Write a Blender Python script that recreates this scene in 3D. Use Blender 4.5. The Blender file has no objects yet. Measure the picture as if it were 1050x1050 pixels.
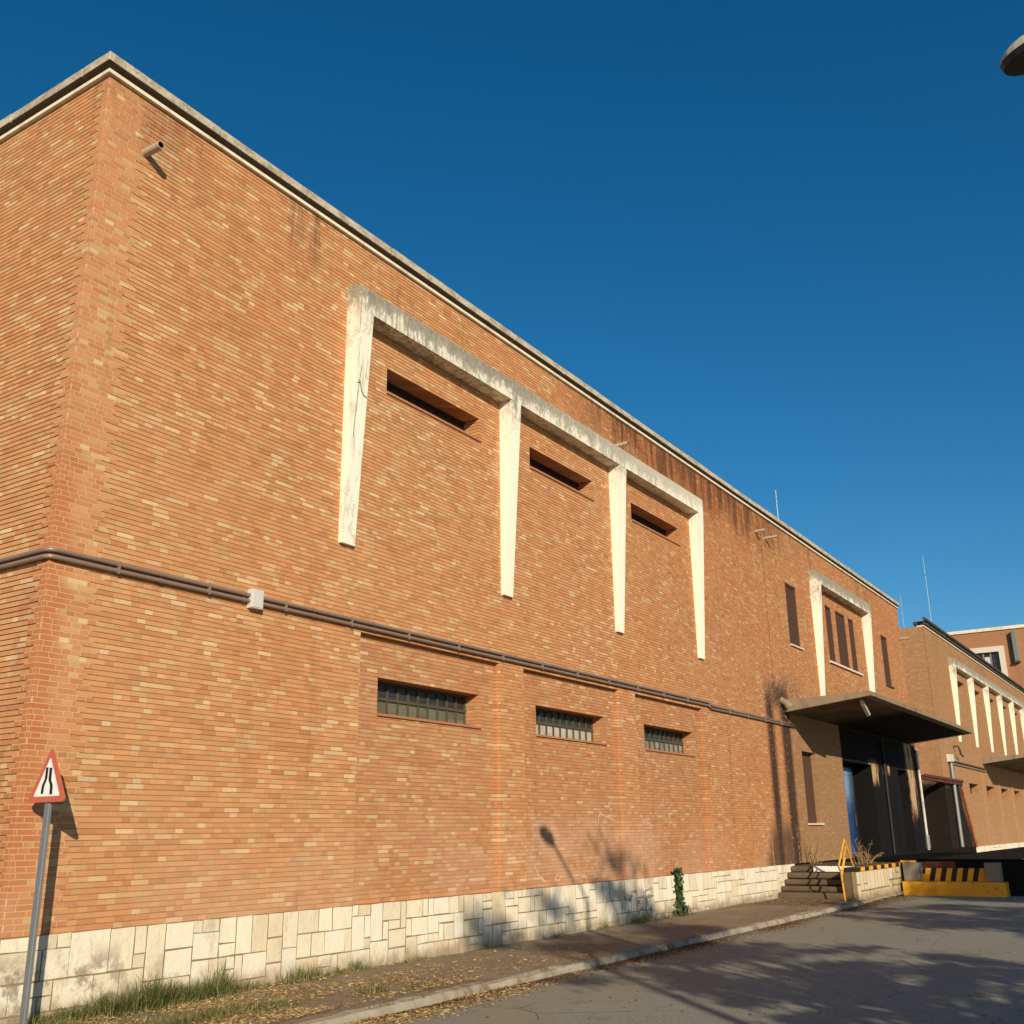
import bpy, math, random
from math import radians, sin, cos, pi
from mathutils import Vector, Matrix, noise as mnoise

random.seed(7)
SC = bpy.context.scene
COL = SC.collection

# ------------------------------------------------------------------ camera
D = 10.4715            # y of the long facade plane
cam = bpy.data.cameras.new('camera')
cam.sensor_width = 36.0
cam.lens = 36.092
cam.clip_start = 0.05
cam.clip_end = 6000
cam_o = bpy.data.objects.new('camera', cam)
COL.objects.link(cam_o)
R_ = Vector((0.5475776, -0.8366586, -0.0126960))
U_ = Vector((-0.2432663, -0.1736942, 0.9542808))
B_ = Vector((-0.8006124, -0.5194543, -0.2986419))
m = Matrix(((R_.x, U_.x, B_.x, 0), (R_.y, U_.y, B_.y, 0), (R_.z, U_.z, B_.z, 1.8), (0, 0, 0, 1)))
cam_o.matrix_world = m
SC.camera = cam_o

# ------------------------------------------------------------------ sky, sun, exposure
SUN = Vector((0.965, 1.0, -0.517)).normalized()      # direction the light travels
elev = math.asin(-SUN.z)
azim = math.atan2(-SUN.x, -SUN.y)
world = bpy.data.worlds.new('World')
SC.world = world
world.use_nodes = True
wn = world.node_tree
sky = wn.nodes.new('ShaderNodeTexSky')
sky.sky_type = 'NISHITA'
sky.sun_disc = False
sky.sun_elevation = elev
sky.sun_rotation = azim
sky.air_density = 1.0
sky.dust_density = 0.5
sky.ozone_density = 4.5
hs = wn.nodes.new('ShaderNodeHueSaturation')
hs.inputs['Saturation'].default_value = 1.27
hs.inputs['Hue'].default_value = 0.4925
wn.links.new(sky.outputs[0], hs.inputs['Color'])
wn.links.new(hs.outputs[0], wn.nodes['Background'].inputs[0])
wn.nodes['Background'].inputs[1].default_value = 0.082

sl = bpy.data.lights.new('sun', 'SUN')
sl.energy = 4.6
sl.angle = radians(0.5)
sl.color = (1.0, 0.85, 0.64)
so = bpy.data.objects.new('sun', sl)
COL.objects.link(so)
so.rotation_euler = SUN.to_track_quat('-Z', 'Y').to_euler()
so.location = (-20, -20, 20)

SC.view_settings.view_transform = 'Standard'
SC.view_settings.look = 'None'
SC.view_settings.gamma = 1.0
SC.view_settings.use_curve_mapping = False
SC.view_settings.exposure = 0.25
SC.cycles.max_bounces = 6


# ------------------------------------------------------------------ node helper
class NT:
    def __init__(self, name, rough=0.9, spec=0.2):
        self.m = bpy.data.materials.new(name)
        self.m.use_nodes = True
        self.t = self.m.node_tree
        self.b = self.t.nodes['Principled BSDF']
        self.b.inputs['Roughness'].default_value = rough
        self.b.inputs['Specular IOR Level'].default_value = spec
        self._g = None

    def n(self, kind, **kw):
        x = self.t.nodes.new(kind)
        for k, v in kw.items():
            setattr(x, k, v)
        return x

    def put(self, sock, v):
        if isinstance(v, bpy.types.NodeSocket):
            self.t.links.new(v, sock)
        elif v is not None:
            if sock.type == 'RGBA' and len(v) == 3:
                v = (*v, 1)
            sock.default_value = v

    def pos(self):
        if not self._g:
            g = self.n('ShaderNodeNewGeometry')
            s = self.n('ShaderNodeSeparateXYZ')
            self.t.links.new(g.outputs['Position'], s.inputs[0])
            self._g = (g.outputs['Position'], s.outputs[0], s.outputs[1], s.outputs[2])
        return self._g

    def math(self, op, a, b=None, c=None, clamp=False):
        x = self.n('ShaderNodeMath', operation=op)
        x.use_clamp = clamp
        self.put(x.inputs[0], a)
        self.put(x.inputs[1], b)
        if c is not None:
            self.put(x.inputs[2], c)
        return x.outputs[0]

    def comb(self, x, y, z):
        c = self.n('ShaderNodeCombineXYZ')
        for i, v in enumerate((x, y, z)):
            self.put(c.inputs[i], v)
        return c.outputs[0]

    def scale(self, sx, sy, sz):
        p = self.pos()
        mp = self.n('ShaderNodeMapping')
        self.put(mp.inputs[0], p[0])
        mp.inputs['Scale'].default_value = (sx, sy, sz)
        return mp.outputs[0]

    def noise(self, vec, scale=1.0, detail=4.0, rough=0.55, dist=0.0):
        x = self.n('ShaderNodeTexNoise')
        self.put(x.inputs['Vector'], vec if vec is not None else self.pos()[0])
        x.inputs['Scale'].default_value = scale
        x.inputs['Detail'].default_value = detail
        x.inputs['Roughness'].default_value = rough
        x.inputs['Distortion'].default_value = dist
        return x.outputs[0]

    def white(self, vec):
        x = self.n('ShaderNodeTexWhiteNoise', noise_dimensions='3D')
        self.put(x.inputs['Vector'], vec)
        return x.outputs['Value']

    def voronoi(self, vec, scale, feature='F1'):
        x = self.n('ShaderNodeTexVoronoi', feature=feature)
        self.put(x.inputs['Vector'], vec)
        x.inputs['Scale'].default_value = scale
        return x.outputs['Distance']

    def ss(self, v, a, b):
        """smooth step of v from a (0) to b (1)"""
        x = self.n('ShaderNodeMapRange', interpolation_type='SMOOTHSTEP')
        self.put(x.inputs['Value'], v)
        if a <= b:
            x.inputs['From Min'].default_value, x.inputs['From Max'].default_value = a, b
            x.inputs['To Min'].default_value, x.inputs['To Max'].default_value = 0, 1
        else:
            x.inputs['From Min'].default_value, x.inputs['From Max'].default_value = b, a
            x.inputs['To Min'].default_value, x.inputs['To Max'].default_value = 1, 0
        return x.outputs[0]

    def band(self, v, a, b, soft):
        return self.math('MULTIPLY', self.ss(v, a - soft, a + soft), self.ss(v, b + soft, b - soft))

    def mul(self, *vs):
        r = vs[0]
        for v in vs[1:]:
            r = self.math('MULTIPLY', r, v)
        return r

    def ramp(self, v, stops, interp='LINEAR'):
        x = self.n('ShaderNodeValToRGB')
        x.color_ramp.interpolation = interp
        e = x.color_ramp.elements
        while len(e) > 1:
            e.remove(e[0])
        e[0].position, e[0].color = stops[0][0], (*stops[0][1], 1)
        for p, c in stops[1:]:
            k = e.new(p)
            k.color = (*c, 1)
        self.put(x.inputs[0], v)
        return x.outputs[0]

    def mix(self, f, a, b, mode='MIX'):
        x = self.n('ShaderNodeMix', data_type='RGBA', blend_type=mode)
        self.put(x.inputs[0], f)
        self.put(x.inputs[6], a)
        self.put(x.inputs[7], b)
        return x.outputs[2]

    def attr(self, name='tint'):
        x = self.n('ShaderNodeAttribute', attribute_name=name)
        return x.outputs['Fac']

    def bump(self, h, strength=0.5, dist=0.01):
        x = self.n('ShaderNodeBump')
        x.inputs['Strength'].default_value = strength
        x.inputs['Distance'].default_value = dist
        self.put(x.inputs['Height'], h)
        self.t.links.new(x.outputs[0], self.b.inputs['Normal'])

    def color(self, c):
        self.put(self.b.inputs['Base Color'], c)
        return self.m


XA0 = 6.54      # left end of the facade
HC = 0.0625     # brick course
ZB = 0.85       # first course starts here
BL = 0.24       # brick length


def stains(t, c, w):
    P, X, Y, Z = t.pos()
    # washed, paler lower part near the ground
    low = t.mul(t.ss(Z, 2.6, .9), t.ss(t.noise(t.scale(.6, .6, .8), 1.0, 4.0), .42, .62), .30)
    c = t.mix(low, c, (.56, .36, .24))
    # painted-over patch on the ground-floor bay
    edge = t.math('MULTIPLY', t.math('SUBTRACT', t.noise(t.scale(2.5, 2.5, 2.5), 1.0, 4.0), .5), .35)
    xx = t.math('ADD', X, edge)
    zz = t.math('ADD', Z, edge)
    patch = t.mul(t.band(xx, 16.75, 22.3, .25), t.band(zz, .8, 2.05, .16), t.ss(t.noise(t.scale(1.8, 1.8, 2.2), 1.0, 4.0), .35, .6), .34)
    c = t.mix(patch, c, (.60, .38, .27))
    # rain streaks below the coping
    st = t.noise(t.scale(5.0, 5.0, .55), 1.0, 6.0, .72)
    where = t.noise(t.scale(.45, .45, .02), 1.0, 2.0)
    drop = t.math('ADD', Z, t.math('MULTIPLY', t.noise(t.scale(3.0, 3.0, .1), 1.0, 2.0), 1.4))
    top = t.ss(drop, 10.5, 12.1)
    xr = t.math('MAXIMUM', t.band(X, 20.0, 31.0, 2.5), t.math('MULTIPLY', t.band(X, 9.85, 10.75, .25), .62))
    sm = t.mul(top, t.ss(st, .40, .60), t.math('ADD', t.math('MULTIPLY', xr, .95), t.math('MULTIPLY', t.ss(where, .5, .68), .45)))
    sm = t.math('MULTIPLY', sm, 1.3, clamp=True)
    c = t.mix(t.mul(t.band(X, 19.0, 31.0, 3.0), t.ss(drop, 10.5, 11.9), .7), c, t.mix(1.0, c, (.74, .56, .46), 'MULTIPLY'))
    c = t.mix(t.math('MULTIPLY', sm, .82, clamp=True), c, (.105, .052, .030))
    # faint soot wash over the side wall and random drips
    dr = t.noise(t.scale(2.2, 2.2, .12), 1.0, 4.0, .6)
    c = t.mix(t.mul(t.ss(dr, .58, .72), .22), c, (.16, .085, .05))
    # leak at the joint of the two blocks
    lk = t.noise(t.scale(7.5, 7.5, .35), 1.0, 4.0, .6)
    lk2 = t.noise(t.scale(30, 30, 18), 1.0, 2.0, .6)
    leak = t.mul(t.math('MAXIMUM', t.band(X, 29.75, 30.35, .2), t.band(X, 31.0, 31.85, .2)), t.ss(Z, 6.3, 5.4),
                 t.ss(t.math('ADD', t.math('ADD', lk, t.math('MULTIPLY', lk2, .35)), t.math('MULTIPLY', t.math('SUBTRACT', w, .5), .22)), .43, .56))
    leak2 = t.mul(t.ss(t.math('ADD', X, t.math('MULTIPLY', Z, -.55)), 27.9, 28.9), t.ss(X, 32.3, 31.4), t.ss(Z, 2.5, 1.5), t.ss(t.math('ADD', lk, t.math('MULTIPLY', lk2, .3)), .42, .62), .85)
    leak = t.math('MAXIMUM', leak, leak2)
    c = t.mix(t.math('MULTIPLY', leak, .93), c, (.035, .024, .020))
    halo = t.mul(t.band(X, 30.0, 33.0, .6), t.band(Z, 5.3, 6.35, .3), t.ss(t.noise(t.scale(9, 9, 9), 1.0, 4.0), .46, .56))
    c = t.mix(t.math('MULTIPLY', halo, .8), c, (.13, .10, .08))
    arch = t.mul(t.band(X, 30.35, 31.7, .35), t.band(Z, 5.35, 6.0, .22), t.ss(lk2, .35, .5))
    c = t.mix(t.math('MULTIPLY', arch, .85), c, (.04, .03, .025))
    seam = t.mul(t.band(X, 30.60, 30.66, .02), t.ss(Z, 5.0, 6.0), t.ss(lk, .35, .5))
    c = t.mix(t.math('MULTIPLY', seam, .7), c, (.09, .05, .03))
    # grey-tan render wash on the loading bay wall
    wash = t.mul(t.band(X, 31.9, 37.4, .25), t.ss(Z, 5.6, 5.1), .66)
    c = t.mix(wash, c, t.mix(t.math('MULTIPLY', w, .5), (.235, .15, .08), (.30, .205, .115)))
    # far blocks are dustier
    dust = t.math('MULTIPLY', t.ss(X, 51, 54), .45)
    c = t.mix(dust, c, t.ramp(Z, [(0.0, (.29, .20, .105)), (1.0, (.29, .20, .105))]))
    c = t.mix(t.mul(t.ss(X, 90, 95), .35), c, (.42, .17, .09))
    # soot and black paint round the loading doors
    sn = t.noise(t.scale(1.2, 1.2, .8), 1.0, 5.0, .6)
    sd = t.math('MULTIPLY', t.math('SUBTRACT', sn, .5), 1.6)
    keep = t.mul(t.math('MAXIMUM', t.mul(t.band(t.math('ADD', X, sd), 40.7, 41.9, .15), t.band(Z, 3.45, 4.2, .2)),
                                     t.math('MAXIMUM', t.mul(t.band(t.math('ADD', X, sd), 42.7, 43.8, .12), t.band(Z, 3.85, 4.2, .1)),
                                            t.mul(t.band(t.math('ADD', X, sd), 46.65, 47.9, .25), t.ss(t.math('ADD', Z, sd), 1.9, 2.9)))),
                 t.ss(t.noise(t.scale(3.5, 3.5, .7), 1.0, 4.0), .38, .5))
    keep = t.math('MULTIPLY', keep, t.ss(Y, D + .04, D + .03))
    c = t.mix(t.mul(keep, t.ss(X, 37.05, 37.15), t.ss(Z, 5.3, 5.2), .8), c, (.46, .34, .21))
    soot_shade = t.mul(t.ss(X, 37.05, 37.15), t.ss(Z, 5.5, 5.2), t.ss(X, 52.5, 51.5), t.math('SUBTRACT', 1.0, keep))
    c = t.mix(soot_shade, c, t.mix(sn, (.004, .004, .005), (.013, .012, .012)))
    # burnt corner of the far warehouse
    lim = t.math('ADD', t.math('ADD', 57.3, t.math('MULTIPLY', t.math('SUBTRACT', 3.9, Z), .7)), sd)
    burn = t.mul(t.ss(X, 53.5, 53.6), t.ss(t.math('SUBTRACT', lim, X), -.4, .5), t.ss(t.math('ADD', Z, t.math('MULTIPLY', sd, .6)), 4.25, 3.6))
    c = t.mix(t.math('MULTIPLY', burn, .985), c, t.mix(sn, (.004, .004, .005), (.022, .015, .013)))
    return c


def mortar_material(name, base, base2):
    t = NT(name, .95, .05)
    n = t.noise(t.scale(6, 6, 6), 1.0, 4.0, .6)
    return t.color(stains(t, t.mix(n, base, base2), n))


def brick_material(name, flush=False, far=False):
    t = NT(name, 0.92, 0.15)
    P, X, Y, Z = t.pos()
    u = t.math('ADD', X, Y)
    row = t.math('FLOOR', t.math('DIVIDE', t.math('SUBTRACT', Z, ZB - 0.0005), HC))
    rh = t.white(t.comb(row, 3.7, 1.3))
    uu = t.math('ADD', t.math('DIVIDE', u, BL), t.math('MULTIPLY', rh, 7.0))
    bid = t.math('FLOOR', uu)
    fr = t.math('FRACT', uu)
    hd = t.math('GREATER_THAN', t.white(t.comb(bid, row, 5.5)), 0.6)     # split into two headers
    half = t.mul(hd, t.math('GREATER_THAN', fr, 0.5))
    rid = t.comb(t.math('ADD', bid, t.math('MULTIPLY', half, 0.37)), row, 9.1)
    w = t.white(rid)
    w2 = t.white(t.comb(bid, t.math('ADD', row, t.math('MULTIPLY', half, .41)), 2.2))
    if flush:
        stops = [(0.0, (.50, .205, .082)), (.25, (.51, .225, .092)), (.5, (.47, .185, .074)),
                 (.64, (.52, .245, .105)), (.8, (.51, .275, .12)), (.91, (.54, .335, .15)), (.97, (.60, .43, .20))]
    else:
        stops = [(0.0, (.54, .255, .106)), (.24, (.53, .235, .095)), (.40, (.50, .215, .088)), (.49, (.47, .195, .08)),
                 (.54, (.555, .272, .116)), (.74, (.56, .305, .138)), (.87, (.59, .365, .175)), (.945, (.65, .45, .24))]
    k_ = .76
    mean = (.535, .262, .112)
    stops = [(p, tuple(mean[q] + (c_[q] - mean[q]) * (k_ if not flush else .9) for q in range(3))) for p, c_ in stops]
    c = t.ramp(w, stops, 'CONSTANT')
    c = t.mix(1.0, c, (.95, 1.015, 1.10), 'MULTIPLY')
    c = t.mix(t.mul(t.ss(t.math('ADD', X, t.math('MULTIPLY', t.noise(t.scale(.3, .3, .3), 1.0, 3.0), 8.0)), 17, 34), .85), c, t.mix(1.0, c, (.86, .78, .74), 'MULTIPLY'))
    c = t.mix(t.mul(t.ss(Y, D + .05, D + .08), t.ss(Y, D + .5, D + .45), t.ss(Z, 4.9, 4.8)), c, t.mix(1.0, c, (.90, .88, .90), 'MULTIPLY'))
    # each brick a little lighter or darker
    v = t.math('ADD', 0.91, t.math('MULTIPLY', w2, 0.20))
    c = t.mix(1.0, c, t.comb(v, v, v), 'MULTIPLY')
    if flush:
        corner = t.mul(t.ss(t.math('ADD', X, t.math('MULTIPLY', w2, .12)), XA0 + .42, XA0 + .16), t.math('ADD', .10, t.math('MULTIPLY', t.band(Z, 1.2, 6.2, .7), .72)))
        c = t.mix(corner, c, (.43, .15, .058))
    # vertical joints, faint
    ed = t.math('MINIMUM', t.math('MINIMUM', fr, t.math('SUBTRACT', 1.0, fr)),
                t.math('ADD', t.math('ABSOLUTE', t.math('SUBTRACT', fr, 0.5)), t.math('MULTIPLY', t.math('SUBTRACT', 1.0, hd), 9.0)))
    joint = t.ss(ed, 0.028, 0.014)
    c = t.mix(t.math('MULTIPLY', joint, 0.75 if flush else 0.35), c, (.58, .40, .25) if flush else (.42, .235, .12))
    # broad tone drift over the wall
    big = t.noise(t.scale(.22, .22, .22), 1.0, 3.0)
    mid = t.noise(t.scale(.9, .9, 1.5), 1.0, 4.0, .6)
    c = t.mix(t.math('MULTIPLY', t.ss(big, .38, .68), .35), c, t.mix(1.0, c, (1.02, .86, .74), 'MULTIPLY'))
    c = t.mix(t.math('MULTIPLY', t.ss(mid, .5, .75), .35), c, t.mix(1.0, c, (.84, .82, .80), 'MULTIPLY'))
    fine = t.noise(t.scale(30, 30, 60), 1.0, 3.0, .6)
    fv = t.math('ADD', .84, t.math('MULTIPLY', fine, .32))
    c = t.mix(1.0, c, t.comb(fv, fv, fv), 'MULTIPLY')
    c = stains(t, c, w)
    t.bump(t.math('ADD', fine, t.math('MULTIPLY', joint, -.5)), .35, .006)
    return t.color(c)


def plain(name, col, rough=.9, spec=.2, var=.25, sc=4.0, bump=.2, metal=0.0, stain=None, stretch=1.0):
    t = NT(name, rough, spec)
    n = t.noise(t.scale(sc, sc, sc * stretch), 1.0, 5.0, .6)
    v = t.math('ADD', 1 - var / 2, t.math('MULTIPLY', t.math('SUBTRACT', n, .0), var))
    c = t.mix(1.0, col, t.comb(v, v, v), 'MULTIPLY')
    if stain:
        s = t.noise(t.scale(sc * .6, sc * .6, sc * .25), 1.0, 5.0, .65)
        c = t.mix(t.math('MULTIPLY', t.ss(s, .5, .68), stain[1]), c, stain[0])
    t.b.inputs['Metallic'].default_value = metal
    if bump:
        t.bump(t.noise(t.scale(sc * 8, sc * 8, sc * 8), 1.0, 3.0), bump, .005)
    return t.color(c)


def concrete_frame_mat():
    t = NT('weathered_cream_concrete', .85, .2)
    P, X, Y, Z = t.pos()
    n = t.noise(t.scale(3, 3, 3), 1.0, 4.0)
    c = t.mix(n, (.80, .755, .61), (.86, .825, .70))
    # lichen and rain on the lintel, heavier towards its upper edge, runs down the posts
    st = t.noise(t.scale(3.2, 3.2, 1.7), 1.0, 6.0, .75)
    sp = t.noise(t.scale(11, 11, 7), 1.0, 6.0, .8)
    sp2 = t.noise(t.scale(48, 48, 40), 1.0, 3.0, .7)
    h = t.ss(Z, 9.98, 10.5)
    mk = t.math('ADD', t.math('MULTIPLY', st, .75), t.math('ADD', t.math('MULTIPLY', sp, .55), t.math('ADD', t.math('MULTIPLY', sp2, .25), t.math('MULTIPLY', h, .20))))
    front = t.ss(Y, D - .10, D - .16)
    fade = t.math('ADD', .45, t.math('ADD', t.math('MULTIPLY', t.ss(X, 27.0, 14.0), .55), t.math('MULTIPLY', t.ss(X, 31.0, 34.0), .5)), clamp=True)
    k = t.mul(t.ss(mk, .72, .89), t.ss(Z, 8.9, 10.05), fade)
    c = t.mix(t.math('MULTIPLY', k, .92), c, t.mix(t.ss(sp, .35, .65), (.085, .078, .06), (.29, .265, .205)))
    c = t.mix(t.mul(t.ss(Z, 9.3, 10.0), fade, .16), c, (.42, .37, .28))
    k2 = t.mul(t.ss(t.noise(t.scale(12, 12, .5), 1.0, 4.0, .6), .47, .62), t.ss(X, 15.0, 13.0), t.ss(Z, 5.8, 8.8), front)
    c = t.mix(t.math('MULTIPLY', k2, .9), c, (.29, .265, .21))
    k3 = t.ss(t.noise(t.scale(14, 14, .6), 1.0, 4.0, .6), .62, .7)
    c = t.mix(t.math('MULTIPLY', k3, .25), c, (.40, .35, .27))
    peel = t.mul(t.ss(t.noise(t.scale(4.5, 4.5, 2.2), 1.0, 6.0, .75), .56, .60), t.ss(X, 14.0, 12.5))
    c = t.mix(t.math('MULTIPLY', peel, .55), c, (.50, .43, .33))
    t.bump(t.math('SUBTRACT', sp, t.math('MULTIPLY', peel, .6)), .45, .015)
    return t.color(c)


def coping_mat(name, base, dark):
    t = NT(name, .95, .1)
    n = t.noise(t.scale(3, 3, 6), 1.0, 5.0, .65)
    n2 = t.noise(t.scale(28, 28, 28), 1.0, 3.0, .6)
    c = t.mix(t.ss(t.math('ADD', t.math('MULTIPLY', n, .7), t.math('MULTIPLY', n2, .35)), .42, .66), base, dark)
    t.bump(n2, .5, .012)
    return t.color(c)


def stone_mat():
    t = NT('cream_stone', .8, .25)
    P, X, Y, Z = t.pos()
    a = t.attr()
    c = t.ramp(a, [(0, (.62, .56, .43)), (.2, (.72, .65, .51)), (.55, (.78, .73, .60)), (.85, (.73, .70, .61)), (1, (.66, .56, .39))])
    n = t.noise(t.scale(6, 6, 4), 1.0, 5.0, .6)
    v = t.math('ADD', .84, t.math('MULTIPLY', n, .3))
    c = t.mix(1.0, c, t.comb(v, v, v), 'MULTIPLY')
    # black lichen bloom at the left end, brown water marks
    b = t.noise(t.scale(2.6, 2.6, 2.6), 1.0, 6.0, .7)
    left = t.mul(t.ss(X, 8.6, 7.6), t.ss(Z, .78, .45))
    c = t.mix(t.mul(left, t.ss(b, .47, .60), .72), c, (.13, .115, .10))
    c = t.mix(t.mul(t.ss(t.noise(t.scale(9, 9, 2.0), 1.0, 5.0, .7), .55, .70), .32), c, (.40, .36, .28))
    c = t.mix(t.mul(t.ss(t.noise(t.scale(3.1, 3.1, 1.5), 1.0, 5.0, .65), .57, .70), .5), c, (.36, .29, .19))
    c = t.mix(t.mul(t.ss(Z, .22, .02), t.ss(n, .35, .6), .5), c, (.33, .25, .16))
    c = t.mix(1.0, c, (1.0, .98, .93), 'MULTIPLY')
    c = t.mix(t.mul(t.ss(X, 29.3, 29.4), t.ss(Y, 9.0, 8.8), t.math('ADD', .25, t.math('MULTIPLY', n, .5))), c, (.55, .40, .18))
    spray = t.mul(t.band(X, 20.0, 21.6, .25), t.band(Z, .12, .62, .08), t.ss(t.noise(t.scale(3, 3, 3.5), 1.0, 5.0, .7, 1.5), .50, .56))
    c = t.mix(t.math('MULTIPLY', spray, .75), c, (.09, .09, .095))
    pits = t.noise(t.scale(40, 40, 40), 1.0, 4.0, .7)
    c = t.mix(t.mul(t.ss(pits, .60, .72), .45), c, (.34, .29, .21))
    c = t.mix(t.mul(t.ss(t.math('ADD', Z, t.math('MULTIPLY', n, -.5)), .02, -.28), .75), c, (.27, .20, .125))
    t.bump(t.noise(t.scale(14, 14, 14), 1.0, 6.0, .65), .6, .016)
    return t.color(c)


def asphalt_mat():
    t = NT('old_asphalt', .9, .25)
    P, X, Y, Z = t.pos()
    g = t.noise(t.scale(55, 55, 55), 1.0, 3.0, .7)
    m1 = t.noise(t.scale(.5, .8, .5), 1.0, 5.0, .6)
    c = t.ramp(g, [(.30, (.145, .144, .115)), (.5, (.238, .236, .188)), (.62, (.30, .297, .24)), (.72, (.46, .45, .37))])
    c = t.mix(t.math('MULTIPLY', t.ss(m1, .4, .7), .45), c, (.285, .275, .215))
    dusty = t.mul(t.ss(Y, 4.5, 8.0), t.ss(t.noise(t.scale(.7, 1.4, 1), 1.0, 4.0), .35, .65))
    c = t.mix(t.math('MULTIPLY', dusty, .5), c, (.30, .225, .13))
    cr = t.voronoi(t.scale(.55, .55, .55), 1.0, 'DISTANCE_TO_EDGE')
    c = t.mix(t.mul(t.ss(cr, .010, .003), t.ss(m1, .5, .62), .7), c, (.04, .036, .03))
    vs = t.voronoi(t.scale(1, 1, 1), 3.2)
    c = t.mix(t.mul(t.ss(vs, .055, .035), t.ss(m1, .45, .6)), c, (.50, .46, .38))
    dk = t.noise(t.scale(1.6, 2.6, 1), 1.0, 5.0, .65)
    c = t.mix(t.math('MULTIPLY', t.ss(dk, .55, .72), .35), c, (.12, .108, .08))
    t.bump(t.math('ADD', g, t.math('MULTIPLY', t.noise(t.scale(160, 160, 160), 1.0, 2.0), .5)), .5, .006)
    return t.color(c)


def dirt_mat():
    t = NT('pavement_dirt', .97, .05)
    P, X, Y, Z = t.pos()
    g = t.noise(t.scale(24, 24, 24), 1.0, 4.0, .7)
    m1 = t.noise(t.scale(.9, 1.6, .9), 1.0, 5.0, .6)
    c = t.ramp(g, [(.3, (.15, .115, .075)), (.55, (.26, .205, .138)), (.72, (.37, .305, .21))])
    c = t.mix(t.mul(t.ss(m1, .42, .62), .6), c, (.27, .235, .18))
    c = t.mix(t.mul(t.ss(t.noise(t.scale(1.7, 2.4, 1), 1.0, 5.0), .5, .66), .5), c, (.34, .22, .09))
    t.bump(g, .7, .02)
    return t.color(c)


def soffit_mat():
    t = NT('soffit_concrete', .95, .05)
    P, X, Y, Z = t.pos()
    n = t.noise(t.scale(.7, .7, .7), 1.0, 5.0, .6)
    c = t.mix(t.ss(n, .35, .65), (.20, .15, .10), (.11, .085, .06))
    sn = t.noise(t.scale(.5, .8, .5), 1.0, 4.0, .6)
    soot_shade = t.mul(t.ss(t.math('ADD', X, t.math('MULTIPLY', t.math('SUBTRACT', sn, .5), 5.0)), 34.2, 38.0), t.ss(X, 60, 55))  # shade painted in: canopy underside turns near-black along x
    c = t.mix(t.math('MULTIPLY', soot_shade, .93), c, (.012, .011, .011))
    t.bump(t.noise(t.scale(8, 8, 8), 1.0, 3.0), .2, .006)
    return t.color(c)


def tint_mat(name, stops, rough=.8, spec=.2, trans=0.0, interp='LINEAR'):
    t = NT(name, rough, spec)
    c = t.ramp(t.attr(), stops, interp)
    t.color(c)
    if trans:
        tr = t.n('ShaderNodeBsdfTranslucent')
        t.put(tr.inputs[0], c)
        mx = t.n('ShaderNodeMixShader')
        mx.inputs[0].default_value = trans
        t.t.links.new(t.b.outputs[0], mx.inputs[1])
        t.t.links.new(tr.outputs[0], mx.inputs[2])
        out = [x for x in t.t.nodes if x.type == 'OUTPUT_MATERIAL'][0]
        t.t.links.new(mx.outputs[0], out.inputs[0])
    return t.m


def worn_paint(name, col, under, amt=.35, rough=.6, sc=6.0):
    t = NT(name, rough, .3)
    n = t.noise(t.scale(sc, sc, sc), 1.0, 6.0, .7)
    c = t.mix(t.ss(n, .62 - amt * .3, .70 - amt * .2), col, under)
    n2 = t.noise(t.scale(2, 2, 2), 1.0, 4.0)
    v = t.math('ADD', .75, t.math('MULTIPLY', n2, .45))
    c = t.mix(1.0, c, t.comb(v, v, v), 'MULTIPLY')
    return t.color(c)


def blue_door_mat():
    t = NT('blue_door_paint', .55, .3)
    P, X, Y, Z = t.pos()
    n = t.noise(t.scale(1.6, 1.6, .8), 1.0, 5.0, .65)
    c = t.mix(t.ss(t.math('ADD', Z, t.math('MULTIPLY', n, 1.4)), 3.9, 3.0), (.16, .28, .46), (.012, .055, .16))
    c = t.mix(t.mul(t.ss(X, 39.2, 40.0), .8), c, (.012, .012, .016))
    return t.color(c)


def pane_mat(name, c0, c1, rough=.35):
    t = NT(name, rough, .4)
    P, X, Y, Z = t.pos()
    cell = t.white(t.comb(t.math('FLOOR', t.math('DIVIDE', X, .27)), t.math('FLOOR', t.math('MULTIPLY', Z, 4.3)), 1.0))
    n = t.noise(t.scale(9, 9, 7), 1.0, 4.0, .6)
    return t.color(t.mix(t.math('ADD', t.math('MULTIPLY', cell, .55), t.math('MULTIPLY', n, .45)), c0, c1))


MT = {}
MT['brick'] = brick_material('brick')
MT['quoin'] = brick_material('quoin_brick', True)
MT['mortar'] = mortar_material('raked_mortar', (.33, .185, .10), (.43, .255, .145))
MT['mortar_light'] = mortar_material('flush_mortar', (.50, .32, .18), (.58, .40, .24))
MT['frame'] = concrete_frame_mat()
MT['coping'] = coping_mat('coping_concrete', (.52, .46, .35), (.27, .235, .17))
MT['coping_dark'] = coping_mat('dark_coping', (.10, .09, .08), (.045, .04, .035))
MT['strip'] = plain('cream_strip', (.74, .66, .50), var=.25, sc=5, stain=((.35, .29, .2), .5))
MT['stone'] = stone_mat()
MT['stone_mortar'] = plain('stone_mortar', (.25, .185, .11), var=.7, sc=9)
MT['asphalt'] = asphalt_mat()
MT['dirt'] = dirt_mat()
MT['kerb'] = plain('kerb_concrete', (.33, .295, .225), var=.6, sc=4, bump=.6, stain=((.16, .115, .065), .9))
MT['soil'] = plain('soil', (.24, .19, .12), var=.6, sc=1.2, bump=.6)
MT['conduit'] = plain('conduit_metal', (.26, .185, .14), .42, .4, .3, 3, 0.05, .2)
MT['galv'] = plain('galvanised_steel', (.25, .27, .27), .5, .5, .3, 8, .05, .5)
MT['greybox'] = plain('grey_plastic', (.55, .55, .52), .5, .4, .15, 8, 0)
MT['iron'] = plain('dark_iron', (.07, .06, .05), .6, .4, .4, 8, .1)
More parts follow.
